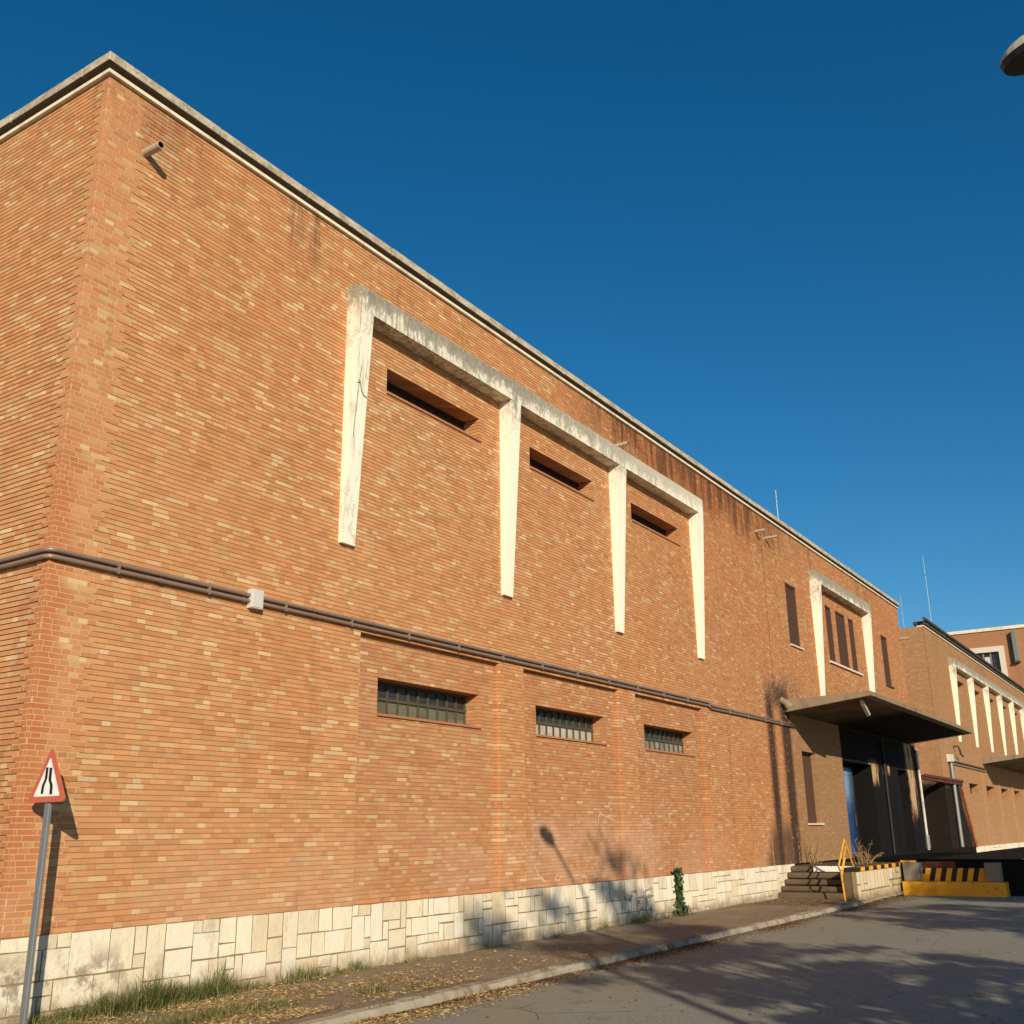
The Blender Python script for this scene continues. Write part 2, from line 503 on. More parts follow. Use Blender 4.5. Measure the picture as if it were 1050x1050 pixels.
MT['glassdark'] = pane_mat('dirty_dark_glass', (.016, .016, .015), (.05, .048, .04))
MT['glassgreen'] = pane_mat('dirty_green_glass', (.06, .06, .035), (.20, .19, .12))
MT['glassgrey'] = pane_mat('dirty_grey_glass', (.12, .11, .08), (.34, .33, .26))
MT['glasspale'] = pane_mat('frosted_pale_glass', (.34, .32, .24), (.50, .47, .37))
MT['window_frame'] = plain('window_frame_paint', (.075, .066, .045), .7, .3, .4, 10, .1)
MT['shutter'] = plain('brown_shutter', (.085, .046, .030), .75, .25, .3, 6, .1, stretch=4)
MT['void'] = plain('dark_interior', (.012, .011, .011), .95, .05, .2, 2, 0)
MT['eaves'] = plain('shaded_eaves_concrete', (.12, .095, .07), .95, .05, .5, 2, .2)  # shade under the coping painted in as a dark tone
MT['board'] = plain('dark_board', (.045, .037, .032), .9, .1, .4, 5, .1)
MT['soffit'] = soffit_mat()
MT['canopy_edge'] = plain('canopy_concrete', (.25, .19, .125), .95, .1, .6, 3, .4, stain=((.12, .09, .06), .85))
MT['sill'] = plain('pale_sill', (.62, .56, .45), .8, .2, .3, 8, .1)
MT['bricksill'] = plain('tile_sill', (.40, .17, .085), .85, .2, .3, 8, .1)
MT['black'] = plain('black_paint', (.018, .017, .016), .6, .3, .4, 5, .1)
MT['white'] = worn_paint('white_paint', (.78, .76, .70), (.42, .38, .31), .3)
MT['yellow'] = worn_paint('yellow_paint', (.82, .38, .022), (.34, .19, .06), .22, sc=8)
MT['yellow_rail'] = worn_paint('yellow_rail_paint', (.72, .37, .025), (.22, .12, .05), .3, sc=14)
MT['step'] = plain('dirty_step_concrete', (.12, .088, .056), .95, .1, .6, 2.5, .6, stain=((.07, .052, .034), .8))
MT['pier'] = plain('grey_pier_concrete', (.22, .20, .155), .9, .2, .4, 4, .3)
MT['dockdark'] = plain('dock_concrete', (.016, .014, .013), .97, .0, .6, 1.5, .3)
MT['rust'] = worn_paint('rusty_red_paint', (.13, .028, .016), (.05, .025, .018), .5)
MT['orange_rust'] = worn_paint('rust_orange_paint', (.42, .14, .05), (.10, .05, .035), .3)
MT['blue'] = blue_door_mat()
MT['sign_red'] = plain('faded_red_film', (.50, .115, .06), .45, .4, .15, 10, 0)
MT['sign_white'] = plain('white_film', (.78, .76, .72), .45, .4, .08, 10, 0)
MT['sign_black'] = plain('black_film', (.016, .016, .018), .5, .3, .1, 10, 0)
MT['lampshell'] = plain('lamp_shell', (.52, .47, .36), .5, .4, .2, 8, 0)
MT['lampdark'] = plain('lamp_inside', (.02, .018, .015), .5, .4, .2, 8, 0)
MT['bark'] = plain('bark', (.13, .095, .065), .95, .1, .6, 6, .6)
MT['pipe'] = plain('clay_pipe', (.42, .33, .25), .8, .2, .3, 8, .1)
MT['pvc'] = plain('pale_downpipe', (.58, .55, .48), .6, .3, .3, 5, 0, stain=((.2, .16, .12), .5))
MT['chalk'] = plain('chalk', (.62, .44, .33), .95, .05, .3, 20, 0)
MT['crack'] = plain('crack_dark', (.05, .04, .03), .95, .05, .2, 20, 0)
MT['acbox'] = plain('grey_steel_duct', (.16, .18, .17), .5, .4, .3, 2, 0)
MT['grass'] = tint_mat('green_grass_blades', [(0, (.06, .095, .025)), (.35, (.13, .165, .05)), (.65, (.27, .26, .10)), (1, (.55, .46, .22))], .7, .2, .3)
MT['straw'] = tint_mat('dry_straw', [(0, (.14, .08, .033)), (.5, (.34, .225, .095)), (.85, (.50, .37, .17)), (1, (.62, .49, .26))], .8, .1, .15)
MT['litter'] = tint_mat('dry_leaves', [(0, (.055, .026, .013)), (.45, (.13, .060, .022)), (.8, (.25, .125, .04)), (1, (.44, .28, .11))], .8, .15, .1)
MT['ivy'] = tint_mat('ivy_leaves', [(0, (.018, .035, .010)), (.6, (.04, .075, .018)), (1, (.11, .15, .04))], .45, .4, .2)
MT['tree'] = tint_mat('tree_leaves', [(0, (.03, .05, .012)), (.6, (.06, .09, .02)), (1, (.11, .13, .035))], .5, .3, .25)


# ------------------------------------------------------------------ mesh builder
class MB:
    def __init__(self):
        self.v, self.f, self.mi, self.t, self.mats = [], [], [], [], []

    def slot(self, mat):
        if mat not in self.mats:
            self.mats.append(mat)
        return self.mats.index(mat)

    def face(self, pts, mat, tint=0.0):
        i = len(self.v)
        self.v += [tuple(p) for p in pts]
        self.f.append(tuple(range(i, i + len(pts))))
        self.mi.append(self.slot(mat))
        self.t.append(tint)

    def hexa(self, b, tp, mat, tint=0.0, skip=()):
        """b, tp: four bottom and four top corners, counter clockwise"""
        i = len(self.v)
        self.v += [tuple(p) for p in b] + [tuple(p) for p in tp]
        fs = [(3, 2, 1, 0), (4, 5, 6, 7)] + [(k, (k + 1) % 4, 4 + (k + 1) % 4, 4 + k) for k in range(4)]
        for q, fc in enumerate(fs):
            if q in skip:
                continue
            self.f.append(tuple(i + a for a in fc))
            self.mi.append(self.slot(mat))
            self.t.append(tint)

    def box(self, x0, x1, y0, y1, z0, z1, mat, tint=0.0):
        self.hexa([(x0, y0, z0), (x1, y0, z0), (x1, y1, z0), (x0, y1, z0)],
                  [(x0, y0, z1), (x1, y0, z1), (x1, y1, z1), (x0, y1, z1)], mat, tint)

    def tube(self, pts, r, mat, n=10, cap=True, tint=0.0):
        pts = [Vector(p) for p in pts]
        rs = r if isinstance(r, (list, tuple)) else [r] * len(pts)
        rings = []
        prev = None
        for k, p in enumerate(pts):
            d = (pts[min(k + 1, len(pts) - 1)] - pts[max(k - 1, 0)]).normalized()
            a = prev if prev is not None else (Vector((0, 0, 1)) if abs(d.z) < .9 else Vector((1, 0, 0)))
            e1 = (a - d * a.dot(d)).normalized()
            e2 = d.cross(e1)
            prev = e1
            i = len(self.v)
            self.v += [tuple(p + (e1 * cos(2 * pi * q / n) + e2 * sin(2 * pi * q / n)) * rs[k]) for q in range(n)]
            rings.append(i)
        s = self.slot(mat)
        for k in range(len(rings) - 1):
            for q in range(n):
                self.f.append((rings[k] + q, rings[k] + (q + 1) % n, rings[k + 1] + (q + 1) % n, rings[k + 1] + q))
                self.mi.append(s)
                self.t.append(tint)
        if cap:
            for rr in (rings[0], rings[-1]):
                self.f.append(tuple(rr + q for q in range(n)))
                self.mi.append(s)
                self.t.append(tint)

    def build(self, name, parent=None, smooth=False, bevel=0.0):
        me = bpy.data.meshes.new(name)
        me.from_pydata(self.v, [], self.f)
        for k in self.mats:
            me.materials.append(MT[k])
        me.polygons.foreach_set('material_index', self.mi)
        a = me.attributes.new('tint', 'FLOAT', 'FACE')
        a.data.foreach_set('value', self.t)
        if smooth:
            me.polygons.foreach_set('use_smooth', [True] * len(self.f))
        me.update()
        o = bpy.data.objects.new(name, me)
        COL.objects.link(o)
        if parent is not None:
            o.parent = parent
            o.matrix_parent_inverse = Matrix.Translation(-world_loc(parent))
        if bevel:
            b = o.modifiers.new('bevel', 'BEVEL')
            b.width = bevel
            b.segments = 2
            b.limit_method = 'ANGLE'
        return o


def world_loc(o):
    p = o.location.copy()
    while o.parent:
        o = o.parent
        p = Vector((0, 0, 0)) if o.type == 'MESH' else p
    return p if o.type != 'MESH' else Vector((0, 0, 0))


def thing(name, label, cat, loc=(0, 0, 0), group=None):
    o = bpy.data.objects.new(name, None)
    COL.objects.link(o)
    o.location = loc
    o.empty_display_size = .3
    tag(o, label, cat, group)
    return o


def tag(o, label, cat, group=None, kind=None):
    o['label'] = label
    o['category'] = cat
    if group:
        o['group'] = group
    if kind:
        o['kind'] = kind
    return o


def kind(o, k, label=None, cat=None):
    o['kind'] = k
    if label:
        o['label'] = label
    if cat:
        o['category'] = cat
    return o


def child_of(o, parent):
    o.parent = parent
    return o


def snap(z):
    return ZB + round((z - ZB) / HC) * HC


# a real brick skin: every course stands proud of a raked joint
def brick_wall(mb, mode, plane, a0, a1, z0, z1, holes=(), groove=.0085, joint=.0105, mat='brick', mort='mortar', rows=None):
    """mode 'front': x runs along, faces -Y at y=plane; mode 'side': y runs along, faces -X at x=plane."""
    if mode == 'front':
        P = lambda u, n, z: (u, plane - n, z)
    else:
        P = lambda u, n, z: (plane - n, u, z)
    k0 = round((z0 - ZB) / HC)
    k1 = round((z1 - ZB) / HC)
    for k in range(k0, k1):
        z = ZB + k * HC
        zc = z + HC / 2
        lo, hi = (a0, a1) if rows is None else rows(k)
        iv = [(lo, hi)]
        for (h0, h1, hz0, hz1) in holes:
            if not (hz0 < zc < hz1):
                continue
            nv = []
            for (p, q) in iv:
                if h1 <= p or h0 >= q:
                    nv.append((p, q))
                    continue
                if h0 > p:
                    nv.append((p, h0))
                if h1 < q:
                    nv.append((h1, q))
            iv = nv
        zt = z + HC - joint
        zn = z + HC
        for (p, q) in iv:
            if q - p < 1e-4:
                continue
            mb.face([P(p, 0, z), P(q, 0, z), P(q, 0, zt), P(p, 0, zt)], mat)
            mb.face([P(p, 0, zt), P(q, 0, zt), P(q, -groove, zt), P(p, -groove, zt)], mat)
            mb.face([P(p, -groove, zt), P(q, -groove, zt), P(q, -groove, zn), P(p, -groove, zn)], mort)
            mb.face([P(p, -groove, z), P(q, -groove, z), P(q, 0, z), P(p, 0, z)], mat)
            for e in (p, q):
                mb.face([P(e, 0, z), P(e, -groove, z), P(e, -groove, zt), P(e, 0, zt)], mat)


def reveal(mb, x0, x1, z0, z1, y0, y1, mat='brick', back=None):
    """side, top and bottom faces of an opening from y0 to y1"""
    y0 += .0087
    mb.face([(x0, y0, z0), (x0, y1, z0), (x0, y1, z1), (x0, y0, z1)], mat)
    mb.face([(x0, y0, z1), (x1, y0, z1), (x1, y1, z1), (x0, y1, z1)], mat)
    mb.face([(x0, y0, z0), (x1, y0, z0), (x1, y1, z0), (x0, y1, z0)], mat)
    # right jamb shows its courses
    k0, k1 = round((z0 - ZB) / HC), round((z1 - ZB) / HC)
    for k in range(k0, k1):
        z = ZB + k * HC
        zt, zn, g = z + HC - .011, z + HC, .008
        if y1 - y0 < .05:
            mb.face([(x1, y0, z), (x1, y1, z), (x1, y1, zn), (x1, y0, zn)], mat)
            continue
        mb.face([(x1, y0, z), (x1, y1, z), (x1, y1, zt), (x1, y0, zt)], mat)
        mb.face([(x1, y0, zt), (x1, y1, zt), (x1 + g, y1, zt), (x1 + g, y0, zt)], mat)
        mb.face([(x1 + g, y0, zt), (x1 + g, y1, zt), (x1 + g, y1, zn), (x1 + g, y0, zn)], 'mortar')
        mb.face([(x1 + g, y0, z), (x1 + g, y1, z), (x1, y1, z), (x1, y0, z)], mat)


# ------------------------------------------------------------------ ground
g = MB()
g.face([(-1500, -1500, -.16), (1500, -1500, -.16), (1500, 1500, -.16), (-1500, 1500, -.16)], 'soil')
kind(g.build('ground'), 'structure')
g = MB()
g.face([(-120, -5.6, -.12), (160, -5.6, -.12), (160, 8.12, -.12), (-120, 8.12, -.12)], 'asphalt')
kind(g.build('road'), 'structure')

g = MB()
# pavement: slightly uneven sheet
nx, ny = 320, 10
for i in range(nx):
    for j in range(ny):
        q = []
        for (a, b) in ((i, j), (i + 1, j), (i + 1, j + 1), (i, j + 1)):
            x = -40 + (75.0) * a / nx
            y = 8.30 + (D + .3 - 8.30) * max(b - 1, 0) / (ny - 1)
            z = -.008 + .02 * mnoise.noise(Vector((x * .9, y * .9, 0))) + .014 * mnoise.noise(Vector((x * 3, y * 3, 5)))
            if b <= 1:
                y = 8.20 - (.03 if b == 0 else 0) + .05 * mnoise.noise(Vector((x * 2.2, 3, 1))) - .17 * max(0, mnoise.noise(Vector((x * .42, 7, 2))) + .02)
                z -= (.09 if b == 0 else .012)
            q.append((x, y, z))
        g.face(q, 'dirt')
kind(g.build('pavement', smooth=True), 'structure')

g = MB()
x = 7.6
while x < 29.2:
    L = random.uniform(.7, 1.05)
    dz = random.uniform(-.022, .012)
    dy = random.uniform(-.02, .02)
    r = random.uniform(-.02, .02)
    y0, y1 = 8.10 + dy, 8.27 + dy
    x1 = min(x + L - .012, 29.25)
    zz_ = -.028 + dz
    for k in range(6):
        xa, xb = x + (x1 - x) * k / 6, x + (x1 - x) * (k + 1) / 6
        na = [.016 * mnoise.noise(Vector((xq * 2.3, q * 3.1, 4))) for q in (0, 1, 2) for xq in (xa, xb)]
        ra_, rb2 = r * k / 6, r * (k + 1) / 6
        A0 = [(xa, y0 - .01 + na[0], -.16), (xa, y0 + na[0], zz_ - .045), (xa, y0 + .035 + na[0], zz_ + na[2]), (xa, y1 - .03, zz_ + .006 + na[4]), (xa, y1 + .02, -.05)]
        B0 = [(xb, y0 - .01 + na[1], -.16), (xb, y0 + na[1], zz_ - .045), (xb, y0 + .035 + na[1], zz_ + na[3]), (xb, y1 - .03, zz_ + .006 + na[5]), (xb, y1 + .02, -.05)]
        for e in range(4):
            g.face([A0[e], B0[e], B0[e + 1], A0[e + 1]], 'kerb')
        if k == 0:
            g.face(A0, 'kerb')
        if k == 5:
            g.face(B0, 'kerb')
    x += L
kind(g.build('kerb'), 'structure')

# ------------------------------------------------------------------ near warehouse (A)
XA, XB, XE = 6.54, 30.65, 48.5
ZT = ZB + 169 * HC          # 11.4125 top of brickwork
A = thing('brick_warehouse', 'long orange brick warehouse nearest the viewer with cream concrete window frame and pale stone base', 'warehouse', (XA, D, 0))

BAYS = [(11.82, 15.64), (16.46, 20.34), (21.15, 24.95)]
REC = .105
UW = [(12.28, 15.02), (16.83, 19.50), (21.42, 24.16)]
LW = [(12.37, 15.12), (17.05, 19.81), (21.75, 24.5)]
UZ = (snap(8.96), snap(9.44))
LZ = (snap(3.62), snap(4.15))
RZ = (ZB, snap(4.78))


def quoin_len(k):
    return XA + (.56 if k % 2 == 0 else .69) + .05 * sin(k * 2.3)


wall = MB()
holes = [(a, b, RZ[0], RZ[1]) for a, b in BAYS] + [(a, b, UZ[0], UZ[1]) for a, b in UW]
brick_wall(wall, 'front', D, XA + .6, XB, ZB, ZT, holes, rows=lambda k: (quoin_len(k), XB))
for (a, b), (c, d) in zip(BAYS, LW):
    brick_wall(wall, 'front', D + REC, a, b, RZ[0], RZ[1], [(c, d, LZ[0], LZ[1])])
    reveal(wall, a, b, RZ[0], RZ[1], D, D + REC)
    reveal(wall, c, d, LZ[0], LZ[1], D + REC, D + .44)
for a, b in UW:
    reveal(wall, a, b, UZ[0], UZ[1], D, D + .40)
facade = wall.build('facade_wall', A)

qm = MB()
rr = .006
for k in range(169):
    z = ZB + k * HC
    zt, zn = z + HC - .011, z + HC
    yl = D + (.13 if k % 2 else .25) + .03 * sin(k * 1.7)
    xl = quoin_len(k)
    pts = [(xl, D), (XA + rr, D)] + [(XA + rr - rr * sin(a), D + rr - rr * cos(a)) for a in (pi / 8, pi / 4, 3 * pi / 8)] + [(XA, D + rr), (XA, yl)]
    gi = .0022
    inn = [(xl, D + gi), (XA + rr, D + gi)] + [(XA + rr - (rr - gi) * sin(a), D + rr - (rr - gi) * cos(a)) for a in (pi / 8, pi / 4, 3 * pi / 8)] + [(XA + gi, D + rr), (XA + gi, yl)]
    for i in range(len(pts) - 1):
        p, q = pts[i], pts[i + 1]
        p2, q2 = inn[i], inn[i + 1]
        qm.face([(*q, z), (*p, z), (*p, zt), (*q, zt)], 'quoin')
        qm.face([(*q, zt), (*p, zt), (*p2, zt), (*q2, zt)], 'mortar_light')
        qm.face([(*q2, zt), (*p2, zt), (*p2, zn), (*q2, zn)], 'mortar_light')
        qm.face([(*q2, z), (*p2, z), (*p, z), (*q, z)], 'mortar_light')
qm.build('corner_quoin', A)

sw = MB()
brick_wall(sw, 'side', XA, D + .2, D + 34, ZB, ZT, (), rows=lambda k: (D + (.13 if k % 2 else .25) + .03 * sin(k * 1.7), D + 34), groove=.014, joint=.013)
# brick skirt hidden below the plinth and plain rear walls, roof
sw.face([(XA, D + 34, 0), (XB, D + 34, 0), (XB, D + 34, 11.5), (XA, D + 34, 11.5)], 'brick')
sw.build('side_wall', A)

rf = MB()
rf.box(XA + .25, XB - .02, D + .25, D + 33.9, 11.3, 11.46, 'soffit')
rf.build('roof', A)


def coping(parent, x0, x1, y0, y1, left=True, right=False, mat='coping', strip=True, over=.118):
    c = MB()
    x = x0 - over if left else x0
    xe = x1 + (over if right else 0)
    first = True
    while x < xe - .05:
        L = random.uniform(1.6, 2.1)
        x2 = min(x + L, xe)
        if xe - x2 < .4:
            x2 = xe
        dz = random.uniform(-.008, .008)
        dy = random.uniform(-.006, .006)
        c.box(x + (0 if first else .006), x2 - .006, y0 - over + dy, y0 + .45, 11.53, 11.672 + dz, mat)
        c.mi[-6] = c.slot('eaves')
        x = x2
        first = False
    if left:
        y = y0 + .456
        while y < y1:
            y2 = y + random.uniform(1.6, 2.1)
            dz = random.uniform(-.008, .008)
            c.box(x0 - over + random.uniform(-.006, .006), x0 + .45, y, y2 - .01, 11.53, 11.672 + dz, mat)
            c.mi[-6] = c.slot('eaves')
            y = y2
    c.build('coping', parent, bevel=.015)
    if strip:
        s = MB()
        s.box(x0 - .055 if left else x0 + .002, x1 + (.055 if right else 0), y0 - .055, y0 + .3, ZT + .002, 11.468, 'strip')
        s.box(x0 + .02, x1 - .02, y0 + .02, y0 + .3, 11.469, 11.529, 'eaves')  # dark band paints the shadow gap above the strip
        if left:
            s.box(x0 - .055, x0 + .3, y0 + .302, y1, ZT + .002, 11.468, 'strip')
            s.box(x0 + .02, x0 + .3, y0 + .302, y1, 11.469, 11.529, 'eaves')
        s.build('cornice_strip', parent)


coping(A, XA, XB - .02, D, D + 34, left=True)


# plinth: interlocking rectangular slabs
def plinth(mb, mode, plane, a0, a1, z0, z1, cw=.135, proud=.03, rnd=None, rows=6, gap=.0075):
    rnd = rnd or random.Random(3)
    n = int(round((a1 - a0) / cw))
    cw = (a1 - a0) / n
    ch = (z1 - z0) / rows
    used = [[False] * rows for _ in range(n)]
    for i in range(n):
        for j in range(rows):
            if used[i][j]:
                continue
            w, h = rnd.choice([(2, 2), (3, 2), (2, 3), (3, 3), (1, 2), (2, 2), (2, 3), (1, 2), (2, 2), (3, 2), (2, 1)])
            w = min(w, n - i)
            h = min(h, rows - j)
            while h > 1 and any(used[i][j + q] for q in range(h)):
                h -= 1
            while w > 1 and any(used[i + p][j + q] for p in range(w) for q in range(h)):
                w -= 1
            if rows - (j + h) == 1 and h > 1 and rnd.random() < .75:
                h += 1 if not any(used[i + p][j + h] for p in range(w)) else 0
            for p in range(w):
                for q in range(h):
                    used[i + p][j + q] = True
            u0, u1 = a0 + i * cw + gap, a0 + (i + w) * cw - gap
            w0, w1 = z0 + j * ch + gap, z0 + (j + h) * ch - gap
            pr = proud + rnd.uniform(-.0012, .002)
            jit = lambda: rnd.uniform(-.006, .006)
            tn = rnd.random()
            b = .003
            if mode == 'front':
                P = lambda u, nn, z: (u, plane - nn, z)
            else:
                P = lambda u, nn, z: (plane - nn, u, z)
            o = [(u0 + jit(), w0 + jit()), (u1 + jit(), w0 + jit()), (u1 + jit(), w1 + jit()), (u0 + jit(), w1 + jit())]
            cu, cz = (u0 + u1) / 2, (w0 + w1) / 2
            inn = [(p + (b if p < cu else -b), q + (b if q < cz else -b)) for p, q in o]
            F = [P(p, pr, q) for p, q in inn]
            E = [P(p, pr - .004, q) for p, q in o]
            K = [P(p, 0, q) for p, q in o]
            mb.face(F, 'stone', tn)
            for e in range(4):
                f = (e + 1) % 4
                mb.face([E[e], E[f], F[f], F[e]], 'stone', tn)
                mb.face([K[e], K[f], E[f], E[e]], 'stone', tn)


pl = MB()
plinth(pl, 'front', D, XA - .03, 8.3, -.05, ZB, .16, rnd=random.Random(19), rows=6, gap=.0065)
plinth(pl, 'front', D, 8.3, 12.2, -.05, ZB, .135, rnd=random.Random(5), rows=6, gap=.0065)
plinth(pl, 'front', D, 12.2, 29.4, -.05, ZB, .135, rnd=random.Random(8), rows=7, gap=.0075)
plinth(pl, 'front', D, 29.4, 31.0, -.05, ZB, .10, rnd=random.Random(9), rows=8)
plinth(pl, 'side', XA, D - .03, D + 6, -.05, ZB, .2, rnd=random.Random(4), rows=4)
pl.face([(XA - .0275, D - .0275, -.05), (31.0, D - .0275, -.05), (31.0, D - .0275, ZB), (XA - .0275, D - .0275, ZB)], 'stone_mortar')
pl.face([(XA - .0275, D - .0275, -.05), (XA - .0275, D + 34, -.05), (XA - .0275, D + 34, ZB), (XA - .0275, D - .0275, ZB)], 'stone_mortar')
pl.face([(XA - .03, D - .029, ZB - .002), (31.0, D - .029, ZB - .002), (31.0, D + .1, ZB - .002), (XA - .03, D + .1, ZB - .002)], 'stone_mortar')
pl.build('stone_plinth', A)


# concrete window frame with tapered posts
def post(parent, x0, wb, wt, zb, zt, db, dt):
    p = MB()
    y = D + .01
    p.hexa([(x0, D - db, zb), (x0 + wb, D - db, zb), (x0 + wb, y, zb), (x0, y, zb)],
           [(x0, D - dt, zt), (x0 + wt, D - dt, zt), (x0 + wt, y, zt), (x0, y, zt)], 'frame')
    return p.build('post', parent)


def concrete_frame(parent, posts, zb, zbeam, ztf, ztb, db, dt, wr, wb=.30, wt=.34):
    fr = MB()
    xl, xr = posts[0], posts[-1] + wr
    y = D + .01
    fr.hexa([(xl - .001, D - dt - .001, zbeam), (xr + .001, D - dt - .001, zbeam), (xr + .002, y, zbeam), (xl - .002, y, zbeam)],
            [(xl - .001, D - dt - .001, ztf), (xr + .001, D - dt - .001, ztf), (xr + .002, y, ztb), (xl - .002, y, ztb)], 'frame')
    lin = fr.build('concrete_frame', parent)
    for i, x in enumerate(posts):
        w = wt if i not in (0, len(posts) - 1) else wr
        post(lin, x, wb, w, zb, zbeam - .001, db, dt)
    return lin


frA = concrete_frame(A, [11.24, 15.73, 20.33, 24.92], 6.08, 10.0, 10.43, 10.53, .07, .30, .32)
ck = MB()
yc = lambda z: D - (.07 + .23 * (z - 6.08) / 3.92) - .004
for line in ([(11.36, 9.02), (11.345, 8.80), (11.33, 8.62), (11.32, 8.35), (11.30, 8.0), (11.305, 7.8)],
             [(11.25, 8.66), (11.29, 8.72), (11.36, 8.74)], [(11.35, 8.78), (11.40, 8.62), (11.47, 8.55), (11.545, 8.54)]):
    for (p, q) in zip(line[:-1], line[1:]):
        ck.face([(p[0] - .006, yc(p[1] - .008), p[1] - .008), (q[0] - .006, yc(q[1] - .008), q[1] - .008), (q[0] + .006, yc(q[1] + .008), q[1] + .008), (p[0] + .006, yc(p[1] + .008), p[1] + .008)], 'crack')
ck.build('crack', frA)


# windows of A
def upper_window(parent, a, b):
    y = D + .38
    f = MB()
    z0, z1 = UZ
    f.box(a + .001, b - .001, y - .04, y + .02, z0 + .001, z0 + .05, 'board')
    f.box(a + .001, b - .001, y - .04, y + .02, z1 - .05, z1 - .001, 'board')
    n = 10
    for i in range(n + 1):
        x = a + .02 + (b - a - .04) * i / n
        f.box(x - .012, x + .012, y - .02, y + .015, z0 + .051, z1 - .051, 'board')
    w = f.build('window', parent)
    p = MB()
    p.face([(a, y, z0), (b, y, z0), (b, y, z1), (a, y, z1)], 'board')
    p.build('pane', w)
    s = MB()
    s.box(a - .01, b + .04, D - .03, D + .36, z0 - .035, z0 + .006, 'bricksill')
    s.build('sill', w)


def lower_window(parent, a, b, k):
    y = D + .40
    z0, z1 = LZ
    zm = z0 + (z1 - z0) * .50
    f = MB()
    for (p, q) in ((z0 + .006, z0 + .04), (zm - .02, zm + .025), (z1 - .04, z1 - .001)):
        f.box(a + .001, b - .001, y - .035, y + .012, p, q, 'window_frame')
    n = 10
    for i in range(n + 1):
        x = a + .03 + (b - a - .06) * i / n
        f.box(x - .018, x + .018, y - .028, y + .010, z0 + .041, zm - .021, 'window_frame')
        f.box(x - .018, x + .018, y - .028, y + .010, zm + .026, z1 - .041, 'window_frame')
    w = f.build('window', parent)
    p = MB()
    lowmat = ['glassgreen', 'glasspale', 'glassgrey'][k]
    p.face([(a, y, zm), (b, y, zm), (b, y, z1), (a, y, z1)], 'glassdark')
    p.face([(a, y, z0), (b, y, z0), (b, y, zm), (a, y, zm)], lowmat)
    p.build('pane', w)
    s = MB()
    s.box(a - .01, b + .05, D + REC - .035, D + .37, z0 - .03, z0 + .006, 'bricksill')
    s.build('sill', w)


for a, b in UW:
    upper_window(A, a, b)
for k, (a, b) in enumerate(LW):
    lower_window(A, a, b, k)

# conduits round the corner and along the front
def zc_(x):
    return 4.885 + (x - 6.5) * .0025


for dz, r in ((.040, .029), (-.040, .029)):
    c = MB()
    pts = [(XA - .045, D + 34, 4.885 + dz), (XA - .045, D + .10, 4.885 + dz), (XA - .044, D + .05, 4.885 + dz), (XA - .036, D + .01, 4.885 + dz), (XA - .016, D - .022, 4.885 + dz), (XA + .014, D - .040, 4.885 + dz), (XA + .06, D - .045, 4.885 + dz), (XA + .14, D - .045, 4.885 + dz)]
    xs = 7.0
    while xs < 25.2:
        pts.append((xs, D - .045, zc_(xs) + dz))
        xs += 1.6
    pts += [(25.25, D - .045, zc_(25.2) + dz), (25.5, D - .045, zc_(25.2) + dz - .06)]
    xs = 27
    while xs < 32.3:
        pts.append((xs, D - .045, zc_(xs) + dz * .8 - .06))
        xs += 1.3
    c.tube(pts, r, 'conduit', 10)
    # brackets and couplings on the tube
    xs = 8.0
    while xs < 31:
        z = zc_(xs) + dz - (.06 if xs > 25.5 else 0)
        c.tube([(xs, D - .045, z), (xs + .05, D - .045, z)], r + .005, 'conduit', 10, False)
        xs += 1.35
    c.build('conduit', A, smooth=True)
xs = 7.4
while xs < 31.5:
    z = zc_(xs) - (.06 if xs > 25.5 else 0)
    cl = MB()
    cl.box(xs, xs + .022, D - .077, D - .002, z - .075, z + .075, 'conduit')
    cl.build('pipe_clip', A)
    xs += 1.38
jb = MB()
jb.box(9.505, 9.685, D - .108, D - .1005, 4.775, 5.005, 'greybox')
jb.box(9.49, 9.70, D - .10, D - .001, 4.76, 5.02, 'greybox')
jb.build('junction_box', A, bevel=.012)


def spout(parent, x, z, L=.34, r=.055, drop=.0, mat='pipe'):
    s = MB()
    n = 14
    y0, y1 = D + .05, D - L
    ring = lambda y, rad, dz: [(x + rad * cos(2 * pi * q / n), y, z + dz + rad * sin(2 * pi * q / n)) for q in range(n)]
    o0, o1, i1, i0 = ring(y0, r, 0), ring(y1, r, -drop), ring(y1, r * .78, -drop), ring(y1 + .15, r * .78, 0)
    for A_, B__ in ((o0, o1), (o1, i1), (i1, i0)):
        for q in range(n):
            s.face([A_[q], A_[(q + 1) % n], B__[(q + 1) % n], B__[q]], mat if A_ is not i1 else 'lampdark')
    s.face(i0, 'lampdark')
    s.build('drain_spout', parent)


spout(A, 7.19, 10.60, .32, .058)
spout(A, 20.75, 10.66, .34, .05)
spout(A, 30.15, 10.75, .34, .045)

# chalk scribbles and the ghost of a painted rectangle on the ground-floor bay
ch = MB()
rc = random.Random(2)


def chalk(pts, w=.012):
    global ch
    ch = MB()
    w *= .75
    y = D + REC - .0035
    for (p, q) in zip(pts[:-1], pts[1:]):
        dx, dz = q[0] - p[0], q[1] - p[1]
        L = math.hypot(dx, dz) or 1
        nx_, nz_ = -dz / L * w, dx / L * w
        yy = y if all(any(a + .02 < t < b - .02 for a, b in BAYS) for t in (p[0], q[0])) else D - .0035
        ch.face([(p[0] - nx_, yy, p[1] - nz_), (q[0] - nx_, yy, q[1] - nz_), (q[0] + nx_, yy, q[1] + nz_), (p[0] + nx_, yy, p[1] + nz_)], 'chalk')
    ch.build('chalk_mark', A)


